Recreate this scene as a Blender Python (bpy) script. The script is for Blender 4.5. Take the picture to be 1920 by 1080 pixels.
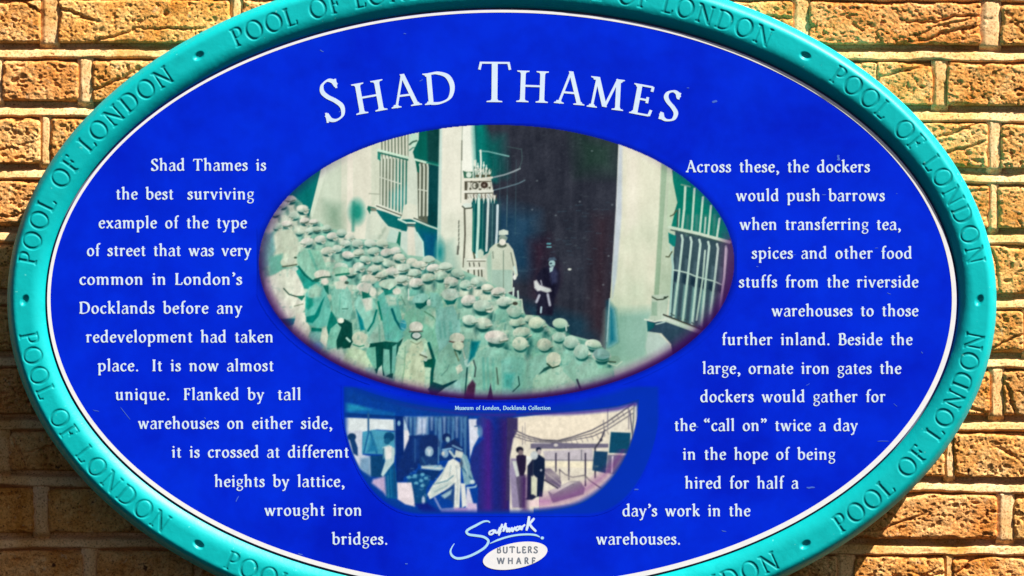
import bpy, math, random
import numpy as np
from mathutils import Vector
from mathutils.geometry import delaunay_2d_cdt

for o in list(bpy.data.objects):
    bpy.data.objects.remove(o)
scene = bpy.context.scene

# ---------------------------------------------------------------- scale
# one photo pixel is 0.65 mm on the sign's face; the face lies in y = 0, the wall face at y = WALL
M = 0.00065
D = 6.0                      # camera distance
WALL = 0.080
CX, CY = 941.0, 563.0        # centre of the sign in photo pixels


def W(x, y, depth=0.0):
    """photo pixel on the plane y = depth -> world point"""
    k = M * (D + depth) / D
    return ((x - 960.0) * k, depth, (540.0 - y) * k)


# ---------------------------------------------------------------- camera
cam_data = bpy.data.cameras.new("camera")
cam = bpy.data.objects.new("camera", cam_data)
scene.collection.objects.link(cam)
cam.location = (0, -D, 0)
cam.rotation_euler = (math.radians(90), 0, 0)
cam_data.sensor_width = 36.0
cam_data.lens = 36.0 * D / (1920 * M)
cam_data.clip_end = 100.0
scene.camera = cam

# ---------------------------------------------------------------- light
SUNV = Vector((0.53, -0.322, 0.786)).normalized()     # towards the sun
el = math.asin(SUNV.z)
az = math.atan2(SUNV.x, SUNV.y)
world = bpy.data.worlds.new("World")
scene.world = world
world.use_nodes = True
wn = world.node_tree
wn.nodes.clear()
sky = wn.nodes.new("ShaderNodeTexSky")
sky.sky_type = 'NISHITA'
sky.sun_disc = False
sky.sun_elevation = el
sky.sun_rotation = az
sky.air_density = 0.3
sky.dust_density = 1.5
sky.ozone_density = 0.0
bg = wn.nodes.new("ShaderNodeBackground")
bg.inputs["Strength"].default_value = 0.05
wo = wn.nodes.new("ShaderNodeOutputWorld")
wn.links.new(sky.outputs[0], bg.inputs[0])
wn.links.new(bg.outputs[0], wo.inputs[0])

sun_data = bpy.data.lights.new("sun", 'SUN')
sun_data.energy = 5.0
sun_data.angle = math.radians(0.5)
sun_data.color = (1.0, 0.96, 0.91)
sun = bpy.data.objects.new("sun", sun_data)
scene.collection.objects.link(sun)
sun.rotation_euler = SUNV.to_track_quat('Z', 'Y').to_euler()

scene.view_settings.view_transform = 'Standard'
scene.view_settings.look = 'None'
scene.view_settings.exposure = 1.22
scene.view_settings.gamma = 1.0
scene.view_settings.use_curve_mapping = False

# ---------------------------------------------------------------- helpers


def lin(c, k=1.0):
    """sRGB 0..255 -> linear"""
    r = []
    for v in c[:3]:
        v = v / 255.0
        r.append((v / 12.92 if v <= 0.04045 else ((v + 0.055) / 1.055) ** 2.4) * k)
    return tuple(r)


def lin_arr(a):
    a = np.clip(a / 255.0, 0, 1)
    return np.where(a <= 0.04045, a / 12.92, ((a + 0.055) / 1.055) ** 2.4)


def link(o, parent=None):
    scene.collection.objects.link(o)
    if parent is not None:
        o.parent = parent
    return o


def mesh_np(name, co, quads, mat=None, parent=None, smooth=True, uv=None):
    """mesh object from numpy vertices (n,3) and quads (m,4)"""
    me = bpy.data.meshes.new(name)
    co = np.asarray(co, dtype=np.float32)
    quads = np.asarray(quads, dtype=np.int32)
    n = quads.shape[1]
    me.vertices.add(len(co))
    me.vertices.foreach_set("co", co.ravel())
    me.loops.add(quads.size)
    me.loops.foreach_set("vertex_index", quads.ravel())
    me.polygons.add(len(quads))
    me.polygons.foreach_set("loop_start", np.arange(0, quads.size, n, dtype=np.int32))
    me.polygons.foreach_set("use_smooth", np.full(len(quads), smooth, dtype=bool))
    me.update(calc_edges=True)
    if mat:
        me.materials.append(mat)
    return link(bpy.data.objects.new(name, me), parent)


def grid_quads(nu, nv, wrap=False, flip=False):
    """nu rows (slow), nv columns (fast)"""
    i = np.arange(nu if wrap else nu - 1)[:, None]
    j = np.arange(nv - 1)[None, :]
    i2 = (i + 1) % nu
    q = np.stack([i * nv + j, i * nv + j + 1, i2 * nv + j + 1, i2 * nv + j], -1).reshape(-1, 4)
    return q[:, ::-1] if flip else q


def tri_mesh(name, tris_verts, tris, mat, parent):
    me = bpy.data.meshes.new(name)
    me.from_pydata(tris_verts, [], tris)
    me.materials.append(mat)
    me.update()
    return link(bpy.data.objects.new(name, me), parent)


# value noise on arbitrary coordinates
class Noise:
    def __init__(self, seed, n=256):
        self.t = np.random.RandomState(seed).rand(n, n).astype(np.float32)
        self.n = n

    def __call__(self, x, y):
        x = np.asarray(x, dtype=np.float64)
        y = np.asarray(y, dtype=np.float64)
        xi = np.floor(x).astype(int)
        yi = np.floor(y).astype(int)
        fx = x - xi
        fy = y - yi
        fx = fx * fx * (3 - 2 * fx)
        fy = fy * fy * (3 - 2 * fy)
        n = self.n
        a = self.t[yi % n, xi % n]
        b = self.t[yi % n, (xi + 1) % n]
        c = self.t[(yi + 1) % n, xi % n]
        d = self.t[(yi + 1) % n, (xi + 1) % n]
        return ((a * (1 - fx) + b * fx) * (1 - fy) + (c * (1 - fx) + d * fx) * fy) * 2 - 1

    def fbm(self, x, y, o=4, g=0.5):
        s = 0
        a = 1.0
        for i in range(o):
            s = s + a * self(x * 2 ** i + 17.3 * i, y * 2 ** i + 9.1 * i)
            a *= g
        return s


# ---------------------------------------------------------------- materials
def new_mat(name):
    m = bpy.data.materials.new(name)
    m.use_nodes = True
    nt = m.node_tree
    b = nt.nodes["Principled BSDF"]
    return m, nt, b


def nd(nt, t, **kw):
    n = nt.nodes.new(t)
    for k, v in kw.items():
        if k in n.inputs:
            n.inputs[k].default_value = v
        else:
            setattr(n, k, v)
    return n


def ramp(nt, stops, src):
    r = nt.nodes.new("ShaderNodeValToRGB")
    el_ = r.color_ramp.elements
    while len(el_) < len(stops):
        el_.new(0.5)
    for e, (p, c) in zip(el_, stops):
        e.position = p
        e.color = (*c, 1) if len(c) == 3 else c
    nt.links.new(src, r.inputs[0])
    return r.outputs[0]


def mixc(nt, mode, fac, a, b):
    m = nt.nodes.new("ShaderNodeMix")
    m.data_type = 'RGBA'
    m.blend_type = mode
    for sock, v in ((m.inputs[0], fac), (m.inputs[6], a), (m.inputs[7], b)):
        if hasattr(v, "default_value") or hasattr(v, "is_linked"):
            nt.links.new(v, sock)
        else:
            sock.default_value = v if not isinstance(v, tuple) else ((*v, 1) if len(v) == 3 else v)
    return m.outputs[2]


def noise_tex(nt, scale, detail=4, rough=0.55, vec=None, dist=0.0):
    n = nd(nt, "ShaderNodeTexNoise", Scale=scale, Detail=detail, Roughness=rough, Distortion=dist)
    if vec is not None:
        nt.links.new(vec, n.inputs["Vector"])
    return n.outputs["Fac"]


def objcoord(nt):
    return nt.nodes.new("ShaderNodeTexCoord").outputs["Object"]


def brick_material():
    m, nt, b = new_mat("stock_brick")
    tc = nt.nodes.new("ShaderNodeTexCoord")
    oi = nt.nodes.new("ShaderNodeObjectInfo")
    add = nt.nodes.new("ShaderNodeVectorMath")
    add.operation = 'ADD'
    sc = nt.nodes.new("ShaderNodeVectorMath")
    sc.operation = 'SCALE'
    comb = nt.nodes.new("ShaderNodeCombineXYZ")
    for i in range(3):
        nt.links.new(oi.outputs["Random"], comb.inputs[i])
    nt.links.new(comb.outputs[0], sc.inputs[0])
    sc.inputs["Scale"].default_value = 37.0
    nt.links.new(tc.outputs["Object"], add.inputs[0])
    nt.links.new(sc.outputs[0], add.inputs[1])
    v = add.outputs[0]
    big = noise_tex(nt, 22, 3, 0.6, v)
    base = ramp(nt, [(0.30, (0.54, 0.22, 0.038)), (0.48, (0.71, 0.355, 0.105)), (0.66, (0.81, 0.50, 0.20))], big)
    tint = ramp(nt, [(0.0, (1.0, 0.82, 0.72)), (0.3, (1.05, 0.98, 0.9)), (0.55, (1.0, 0.93, 0.85)),
                     (0.8, (1.08, 1.0, 0.78)), (1.0, (0.86, 0.85, 0.95))], oi.outputs["Random"])
    c = mixc(nt, 'MULTIPLY', 1.0, base, tint)
    fine = noise_tex(nt, 170, 5, 0.65, v)
    c = mixc(nt, 'MULTIPLY', 0.75, c, ramp(nt, [(0.28, (0.42, 0.30, 0.22)), (0.45, (0.92, 0.88, 0.84)),
                                               (0.62, (1.1, 1.12, 1.16))], fine))
    spots = noise_tex(nt, 75, 2, 0.5, v)
    c = mixc(nt, 'MIX', ramp(nt, [(0.69, (0, 0, 0)), (0.75, (1, 1, 1))], spots), c, (0.10, 0.035, 0.012))
    pale = noise_tex(nt, 110, 3, 0.6, v, 0.6)
    c = mixc(nt, 'MIX', ramp(nt, [(0.60, (0, 0, 0)), (0.74, (.55, .55, .55))], pale), c, (0.62, 0.47, 0.27))
    vo = nd(nt, "ShaderNodeTexVoronoi", Scale=150.0)
    nt.links.new(v, vo.inputs["Vector"])
    pitm = nd(nt, "ShaderNodeMath", operation='MULTIPLY')
    nt.links.new(ramp(nt, [(0.10, (1, 1, 1)), (0.22, (0, 0, 0))], vo.outputs["Distance"]), pitm.inputs[0])
    nt.links.new(ramp(nt, [(0.48, (0, 0, 0)), (0.56, (1, 1, 1))], noise_tex(nt, 60, 2, 0.5, v)), pitm.inputs[1])
    c = mixc(nt, 'MIX', pitm.outputs[0], c, (0.22, 0.08, 0.02))
    grit = noise_tex(nt, 420, 3, 0.6, v)
    c = mixc(nt, 'MULTIPLY', 0.8, c, ramp(nt, [(0.33, (0.40, 0.26, 0.16)), (0.47, (0.96, 0.94, 0.92)), (0.65, (1.08, 1.1, 1.15))], grit))
    nt.links.new(c, b.inputs["Base Color"])
    b.inputs["Roughness"].default_value = 0.9
    b.inputs["Specular IOR Level"].default_value = 0.15
    bump = nd(nt, "ShaderNodeBump", Strength=0.9, Distance=0.0016)
    hh = nd(nt, "ShaderNodeMath", operation='SUBTRACT')
    nt.links.new(noise_tex(nt, 300, 5, 0.7, v), hh.inputs[0])
    nt.links.new(pitm.outputs[0], hh.inputs[1])
    nt.links.new(hh.outputs[0], bump.inputs["Height"])
    nt.links.new(bump.outputs[0], b.inputs["Normal"])
    return m


def mortar_material():
    m, nt, b = new_mat("lime_mortar")
    v = objcoord(nt)
    base = ramp(nt, [(0.3, (0.60, 0.28, 0.065)), (0.5, (0.80, 0.475, 0.20)), (0.7, (0.82, 0.55, 0.29))],
                noise_tex(nt, 14, 4, 0.6, v))
    c = mixc(nt, 'MULTIPLY', 0.22, base, ramp(nt, [(0.35, (0.72, 0.66, 0.6)), (0.6, (1.05, 1.05, 1.05))],
                                             noise_tex(nt, 260, 4, 0.6, v)))
    vo = nd(nt, "ShaderNodeTexVoronoi", Scale=150.0)
    nt.links.new(v, vo.inputs["Vector"])
    pitm = nd(nt, "ShaderNodeMath", operation='MULTIPLY')
    nt.links.new(ramp(nt, [(0.10, (1, 1, 1)), (0.22, (0, 0, 0))], vo.outputs["Distance"]), pitm.inputs[0])
    nt.links.new(ramp(nt, [(0.48, (0, 0, 0)), (0.56, (1, 1, 1))], noise_tex(nt, 60, 2, 0.5, v)), pitm.inputs[1])
    c = mixc(nt, 'MIX', pitm.outputs[0], c, (0.22, 0.08, 0.02))
    grit = noise_tex(nt, 420, 3, 0.6, v)
    c = mixc(nt, 'MULTIPLY', 0.8, c, ramp(nt, [(0.33, (0.40, 0.26, 0.16)), (0.47, (0.96, 0.94, 0.92)), (0.65, (1.08, 1.1, 1.15))], grit))
    nt.links.new(c, b.inputs["Base Color"])
    b.inputs["Roughness"].default_value = 0.95
    b.inputs["Specular IOR Level"].default_value = 0.1
    bump = nd(nt, "ShaderNodeBump", Strength=0.5, Distance=0.0009)
    nt.links.new(noise_tex(nt, 420, 4, 0.65, v), bump.inputs["Height"])
    nt.links.new(bump.outputs[0], b.inputs["Normal"])
    return m


def teal_material():
    m, nt, b = new_mat("turquoise_paint")
    v = objcoord(nt)
    base = ramp(nt, [(0.3, (0, 0.352, 0.344)), (0.7, (0, 0.416, 0.408))], noise_tex(nt, 6, 5, 0.6, v))
    grime_shade = ramp(nt, [(0.50, (0, 0, 0)), (0.78, (0.42, 0.42, 0.42))], noise_tex(nt, 45, 6, 0.7, v, 0.4))
    c = mixc(nt, 'MIX', grime_shade, base, (0.0, 0.26, 0.25))
    at = nd(nt, "ShaderNodeVertexColor", layer_name="grime_shade")  # shade painted into the rim's cut letters and leaves
    c = mixc(nt, 'MIX', at.outputs["Color"], c, (0.0, 0.10, 0.10))
    fleck = ramp(nt, [(0.735, (0, 0, 0)), (0.76, (1, 1, 1))], noise_tex(nt, 190, 2, 0.5, v))
    c = mixc(nt, 'MIX', fleck, c, (0.08, 0.50, 0.45))
    nt.links.new(c, b.inputs["Base Color"])
    b.inputs["Roughness"].default_value = 0.42
    b.inputs["Specular IOR Level"].default_value = 0.25
    bump = nd(nt, "ShaderNodeBump", Strength=0.4, Distance=0.0006)
    nt.links.new(noise_tex(nt, 160, 5, 0.6, v), bump.inputs["Height"])
    nt.links.new(bump.outputs[0], b.inputs["Normal"])
    return m


def blue_nodes(nt, v):
    """the enamel blue of the panel, slightly mottled and faded"""
    c = ramp(nt, [(0.3, (0, 0.010, 0.45)), (0.55, (0, 0.018, 0.55)), (0.8, (0, 0.026, 0.61))],
             noise_tex(nt, 7, 4, 0.6, v, 0.3))
    return mixc(nt, 'MULTIPLY', 0.5, c, ramp(nt, [(0.35, (0.7, 0.7, 0.78)), (0.6, (1, 1, 1))],
                                             noise_tex(nt, 34, 5, 0.6, v)))


def finish_enamel(nt, b, v):
    b.inputs["Roughness"].default_value = 0.45
    b.inputs["Specular IOR Level"].default_value = 0.05
    bump = nd(nt, "ShaderNodeBump", Strength=0.10, Distance=0.0006)
    nt.links.new(noise_tex(nt, 60, 4, 0.6, v), bump.inputs["Height"])
    nt.links.new(bump.outputs[0], b.inputs["Normal"])


def panel_material():
    m, nt, b = new_mat("blue_enamel")
    v = objcoord(nt)
    nt.links.new(blue_nodes(nt, v), b.inputs["Base Color"])
    finish_enamel(nt, b, v)
    return m


def print_material():
    """printed picture: colour attribute over the same blue enamel"""
    m, nt, b = new_mat("printed_picture")
    v = objcoord(nt)
    at = nd(nt, "ShaderNodeVertexColor", layer_name="print")
    c = mixc(nt, 'MIX', at.outputs["Alpha"], blue_nodes(nt, v), at.outputs["Color"])
    nt.links.new(c, b.inputs["Base Color"])
    finish_enamel(nt, b, v)
    return m


def ink_material(name, col, worn=True):
    m, nt, b = new_mat(name)
    v = objcoord(nt)
    c = mixc(nt, 'MULTIPLY', 0.5 if worn else 0.2, col,
             ramp(nt, [(0.3, (0.80, 0.86, 0.95)), (0.6, (1, 1, 1))], noise_tex(nt, 90, 4, 0.6, v)))
    nt.links.new(c, b.inputs["Base Color"])
    b.inputs["Roughness"].default_value = 0.5
    b.inputs["Specular IOR Level"].default_value = 0.12
    return m


MAT_BRICK = brick_material()
MAT_MORTAR = mortar_material()
MAT_TEAL = teal_material()
MAT_PANEL = panel_material()
MAT_PRINT = print_material()
MAT_WHITE = ink_material("white_print", (0.55, 0.66, 0.77))
MAT_BORDER = ink_material("white_border", (0.72, 0.70, 0.67))
MAT_PALE = ink_material("pale_blue_print", (0.34, 0.58, 0.74))
MAT_GREY = ink_material("grey_print", (0.15, 0.17, 0.20))
MAT_SCUFF = ink_material("scuffed_enamel", (0.05, 0.12, 0.50))
# ================================================================ lettering
# Roman letters drawn with a broad nib: skeleton strokes + bracketed serifs.


def catmull(pts, n=6, closed=False):
    P = [np.array(p, float) for p in pts]
    if closed:
        P = [P[-1]] + P + [P[0], P[1]]
    else:
        P = [2 * P[0] - P[1]] + P + [2 * P[-1] - P[-2]]
    out = []
    for i in range(1, len(P) - 2):
        p0, p1, p2, p3 = P[i - 1:i + 3]
        for k in range(n):
            t = k / n
            out.append(0.5 * ((2 * p1) + (-p0 + p2) * t + (2 * p0 - 5 * p1 + 4 * p2 - p3) * t * t
                              + (-p0 + 3 * p1 - 3 * p2 + p3) * t ** 3))
    out.append(P[-2])
    return np.array(out)


def nib_strip(pts, Wd, Th, phi, closed=False):
    pts = np.asarray(pts, float)
    if closed:
        d = np.roll(pts, -1, 0) - np.roll(pts, 1, 0)
    else:
        d = np.gradient(pts, axis=0)
    d /= np.maximum(np.linalg.norm(d, axis=1, keepdims=True), 1e-9)
    th = np.arctan2(d[:, 1], d[:, 0]) - phi
    w = 0.5 * np.sqrt((Wd * np.sin(th)) ** 2 + (Th * np.cos(th)) ** 2)
    nrm = np.stack([-d[:, 1], d[:, 0]], 1) * w[:, None]
    L = pts + nrm
    R = pts - nrm
    n = len(pts)
    return [[tuple(L[i]), tuple(L[(i + 1) % n]), tuple(R[(i + 1) % n]), tuple(R[i])]
            for i in range(n if closed else n - 1)]


def ell_pts(cx, cy, rx, ry, n=28, tilt=0.0):
    t = np.linspace(0, 2 * np.pi, n, endpoint=False)
    x = rx * np.cos(t)
    y = ry * np.sin(t)
    c, s = math.cos(tilt), math.sin(tilt)
    return np.stack([cx + x * c - y * s, cy + x * s + y * c], 1)


# glyph items:  ('c', pts) smooth stroke   ('l', pts, scale) straight strokes   ('o', cx,cy,rx,ry) ring
# ('s', x, y, dir, l, r) serif at foot (dir 1) or head (dir -1)   ('d', x, y, r) dot   ('f', x, y) flag serif
CAPS = {  # cap height 100
    'A': (86, [('t', [(41, 100), (10, 0)]), ('k', [(41, 103), (76, 0)]), ('t', [(21, 36), (63, 36)]),
               ('s', 10, 0, 1, 11, 12), ('s', 76, 0, 1, 14, 12)]),
    'B': (70, [('k', [(17, 0), (17, 100)]), ('c', [(17, 97), (38, 98), (52, 88), (52, 66), (40, 54), (17, 53)]),
               ('c', [(17, 53), (42, 53), (60, 43), (60, 16), (46, 3), (17, 3)]), ('s', 14, 0, 1, 11, 4),
               ('s', 14, 100, -1, 11, 4)]),
    'C': (84, [('c', [(76, 78), (62, 94), (44, 98), (18, 84), (9, 50), (20, 14), (46, 2), (64, 6), (78, 22)]),
               ('t', [(76, 98), (76, 74)])]),
    'D': (94, [('k', [(18, 0), (18, 100)]), ('c', [(18, 97), (44, 98), (72, 84), (83, 51), (73, 17), (46, 3), (18, 3)]),
               ('s', 15, 0, 1, 11, 4), ('s', 15, 100, -1, 11, 4)]),
    'E': (66, [('k', [(17, 0), (17, 100)]), ('t', [(17, 97), (56, 97)]), ('t', [(17, 52), (46, 52)]),
               ('t', [(17, 3), (58, 3)]), ('t', [(56, 98), (55, 82)]), ('t', [(46, 62), (46, 42)]),
               ('t', [(58, 2), (62, 22)]), ('s', 15, 0, 1, 11, 4), ('s', 15, 100, -1, 11, 4)]),
    'F': (60, [('k', [(17, 0), (17, 100)]), ('t', [(17, 97), (54, 97)]), ('t', [(17, 51), (44, 51)]),
               ('t', [(54, 98), (53, 80)]), ('t', [(44, 62), (44, 40)]), ('s', 17, 0, 1, 13, 15),
               ('s', 15, 100, -1, 11, 4)]),
    'H': (94, [('k', [(19, 0), (19, 100)]), ('k', [(75, 0), (75, 100)]), ('t', [(19, 52), (75, 52)]),
               ('s', 19, 0, 1, 13, 13), ('s', 19, 100, -1, 13, 13), ('s', 75, 0, 1, 13, 13),
               ('s', 75, 100, -1, 13, 13)]),
    'I': (38, [('k', [(19, 0), (19, 100)]), ('s', 19, 0, 1, 13, 13), ('s', 19, 100, -1, 13, 13)]),
    'L': (62, [('k', [(17, 0), (17, 100)]), ('t', [(17, 3), (56, 3)]), ('t', [(55, 2), (60, 22)]),
               ('s', 15, 0, 1, 11, 4), ('s', 17, 100, -1, 13, 13)]),
    'M': (108, [('t', [(14, 0), (22, 100)]), ('k', [(21, 100), (53, 6)]), ('t', [(53, 6), (85, 100)]),
                ('k', [(86, 100), (93, 0)]), ('s', 14, 0, 1, 11, 12), ('s', 93, 0, 1, 13, 13),
                ('s', 18, 100, -1, 12, 4), ('s', 90, 100, -1, 4, 11)]),
    'N': (98, [('t', [(18, 0), (18, 98)]), ('k', [(16, 100), (80, 0)]), ('t', [(80, 2), (80, 100)]),
               ('s', 18, 0, 1, 12, 12), ('s', 14, 100, -1, 12, 4), ('s', 80, 100, -1, 12, 12)]),
    'O': (98, [('o', 49, 50, 41, 49)]),
    'P': (64, [('k', [(17, 0), (17, 100)]), ('c', [(17, 97), (38, 98), (55, 87), (55, 62), (40, 48), (17, 46)]),
               ('s', 17, 0, 1, 13, 14), ('s', 15, 100, -1, 11, 4)]),
    'S': (64, [('c', [(52, 82), (46, 93), (32, 98), (16, 90), (12, 75), (22, 61), (42, 46), (55, 30), (51, 10),
                      (33, 2), (17, 6), (9, 20)]), ('t', [(53, 98), (51, 76)]), ('t', [(8, 0), (9, 24)])]),
    'T': (84, [('k', [(42, 0), (42, 97)]), ('t', [(8, 97), (76, 97)]), ('s', 42, 0, 1, 14, 14),
               ('t', [(9, 99), (5, 80)]), ('t', [(75, 99), (79, 80)])]),
    'K': (80, [('k', [(17, 0), (17, 100)]), ('t', [(68, 98), (20, 44)]), ('k', [(34, 60), (74, 0)])]),
    'R': (74, [('k', [(17, 0), (17, 100)]), ('c', [(17, 97), (38, 98), (54, 87), (54, 64), (40, 51), (17, 49)]),
               ('k', [(38, 50), (66, 0)])]),
    'U': (86, [('k', [(16, 100), (16, 34)]), ('c', [(16, 36), (22, 10), (43, 2), (64, 10), (70, 36)]),
               ('k', [(70, 34), (70, 100)])]),
    'W': (124, [('k', [(8, 100), (34, 0)]), ('t', [(34, 0), (60, 98)]), ('k', [(60, 98), (88, 0)]),
                ('t', [(88, 0), (114, 100)])]),
}
LOW = {  # x height 100, ascender 160
    'a': (88, [('c', [(17, 80), (28, 95), (48, 98), (66, 86), (69, 66), (69, 22), (75, 6), (88, 6)]),
               ('h', [(66, 62), (40, 57), (16, 42), (11, 20), (23, 2), (44, 3), (67, 22)])]),
    'b': (104, [('k', [(24, 156), (24, 10)]), ('f', 24, 156),
                ('c', [(24, 72), (40, 90), (60, 95), (82, 80), (89, 50), (80, 18), (58, 4), (38, 7), (24, 22)])]),
    'c': (80, [('c', [(70, 78), (58, 93), (44, 95), (22, 80), (14, 50), (24, 17), (46, 4), (62, 8), (74, 22)])]),
    'd': (104, [('k', [(78, 156), (78, 4)]), ('f', 78, 156), ('s', 82, 0, 1, 4, 14),
                ('c', [(78, 78), (62, 93), (44, 94), (22, 80), (14, 48), (24, 15), (44, 4), (62, 10), (78, 28)])]),
    'e': (84, [('t', [(16, 54), (72, 58)]), ('c', [(72, 58), (70, 80), (56, 93), (44, 95), (22, 80), (14, 50),
                                                  (24, 17), (46, 4), (62, 8), (74, 22)])]),
    'f': (58, [('c', [(62, 146), (50, 156), (36, 146), (29, 122), (29, 90)]), ('k', [(29, 92), (29, 0)]),
               ('t', [(6, 93), (54, 93)]), ('s', 29, 0, 1, 14, 15)]),
    'g': (88, [('p', 43, 67, 29, 29), ('h', [(27, 42), (18, 28), (26, 16), (58, 10), (76, -2), (76, -24), (58, -42),
                                            (34, -44), (14, -34), (13, -18), (28, -2)]), ('t', [(60, 88), (86, 94)])]),
    'h': (108, [('k', [(24, 156), (24, 0)]), ('f', 24, 156), ('c', [(24, 70), (40, 88), (58, 95), (76, 84), (81, 62),
                                                                   (81, 40)]),
                ('k', [(81, 46), (81, 0)]), ('s', 24, 0, 1, 14, 14), ('s', 81, 0, 1, 14, 14)]),
    'i': (50, [('k', [(26, 98), (26, 0)]), ('f', 26, 98), ('s', 26, 0, 1, 14, 14), ('d', 25, 134, 12)]),
    'k': (98, [('k', [(24, 156), (24, 0)]), ('f', 24, 156), ('t', [(76, 96), (26, 44)]), ('k', [(44, 62), (82, 0)]),
               ('s', 24, 0, 1, 14, 14), ('s', 84, 0, 1, 14, 12), ('s', 72, 98, -1, 12, 16)]),
    'l': (50, [('k', [(25, 156), (25, 0)]), ('f', 25, 156), ('s', 25, 0, 1, 14, 14)]),
    'm': (160, [('k', [(24, 98), (24, 0)]), ('f', 24, 98), ('c', [(24, 70), (38, 88), (56, 95), (73, 84), (77, 62),
                                                                 (77, 40)]),
                ('k', [(77, 46), (77, 0)]), ('c', [(77, 70), (91, 88), (109, 95), (128, 84), (133, 62), (133, 40)]),
                ('k', [(133, 46), (133, 0)]), ('s', 24, 0, 1, 14, 14), ('s', 77, 0, 1, 14, 14),
                ('s', 133, 0, 1, 14, 14)]),
    'n': (108, [('k', [(24, 98), (24, 0)]), ('f', 24, 98), ('c', [(24, 70), (40, 88), (58, 95), (76, 84), (81, 62),
                                                                 (81, 40)]),
                ('k', [(81, 46), (81, 0)]), ('s', 24, 0, 1, 14, 14), ('s', 81, 0, 1, 14, 14)]),
    'o': (96, [('o', 48, 49, 34, 46)]),
    'p': (104, [('k', [(24, 98), (24, -52)]), ('f', 24, 98), ('s', 24, -52, 1, 14, 16),
                ('c', [(24, 72), (40, 90), (60, 95), (82, 80), (89, 50), (80, 18), (58, 4), (38, 7), (24, 22)])]),
    'q': (104, [('k', [(78, 98), (78, -52)]), ('s', 78, -52, 1, 16, 14),
                ('c', [(78, 82), (62, 93), (44, 94), (22, 80), (14, 48), (24, 15), (44, 4), (62, 10), (78, 28)])]),
    'r': (74, [('k', [(24, 98), (24, 0)]), ('f', 24, 98), ('s', 24, 0, 1, 14, 16),
               ('c', [(24, 66), (36, 86), (50, 95), (66, 88)]), ('d', 64, 86, 8)]),
    's': (70, [('c', [(56, 78), (48, 91), (34, 95), (18, 86), (17, 70), (34, 56), (52, 42), (57, 24), (48, 8),
                      (30, 4), (14, 10), (10, 24)]), ('t', [(57, 94), (55, 70)]), ('t', [(10, 2), (11, 28)])]),
    't': (62, [('c', [(29, 92), (29, 40), (30, 16), (40, 5), (58, 12)]), ('k', [(29, 122), (29, 60)]),
               ('t', [(6, 93), (56, 93)])]),
    'u': (108, [('k', [(25, 98), (25, 40)]), ('c', [(25, 46), (27, 20), (38, 6), (54, 6), (70, 14), (80, 28)]),
                ('k', [(80, 98), (80, 2)]), ('f', 25, 98), ('f', 80, 98), ('s', 84, 0, 1, 4, 14)]),
    'v': (96, [('k', [(16, 96), (48, 0)]), ('t', [(48, 0), (80, 96)]), ('s', 14, 98, -1, 12, 16),
               ('s', 80, 98, -1, 14, 12)]),
    'w': (142, [('k', [(16, 96), (44, 0)]), ('t', [(44, 0), (70, 96)]), ('k', [(68, 98), (98, 0)]),
                ('t', [(98, 0), (126, 96)]), ('s', 14, 98, -1, 12, 16), ('s', 126, 98, -1, 14, 12),
                ('s', 66, 98, -1, 12, 10)]),
    'x': (92, [('k', [(16, 96), (76, 0)]), ('t', [(74, 96), (14, 0)]), ('s', 16, 98, -1, 12, 14),
               ('s', 74, 98, -1, 12, 12), ('s', 16, 0, 1, 12, 12), ('s', 76, 0, 1, 14, 14)]),
    'y': (96, [('k', [(16, 96), (50, 2)]), ('t', [(80, 96), (42, -20)]), ('c', [(42, -20), (32, -40), (16, -46)]),
               ('s', 14, 98, -1, 12, 16), ('s', 80, 98, -1, 14, 12), ('d', 17, -44, 9)]),
    '.': (46, [('d', 22, 9, 13)]),
    ',': (46, [('d', 22, 9, 13), ('c', [(32, 8), (30, -14), (14, -32)])]),
    '\u2019': (44, [('d', 22, 146, 13), ('c', [(32, 146), (30, 124), (14, 106)])]),
    '\u201c': (84, [('d', 24, 118, 13), ('c', [(14, 120), (18, 140), (34, 156)]), ('d', 62, 118, 13),
                    ('c', [(52, 120), (56, 140), (72, 156)])]),
    '\u201d': (84, [('d', 22, 146, 13), ('c', [(32, 146), (30, 124), (14, 106)]), ('d', 60, 146, 13),
                    ('c', [(70, 146), (68, 124), (52, 106)])]),
    ' ': (62, []),
}


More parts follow.
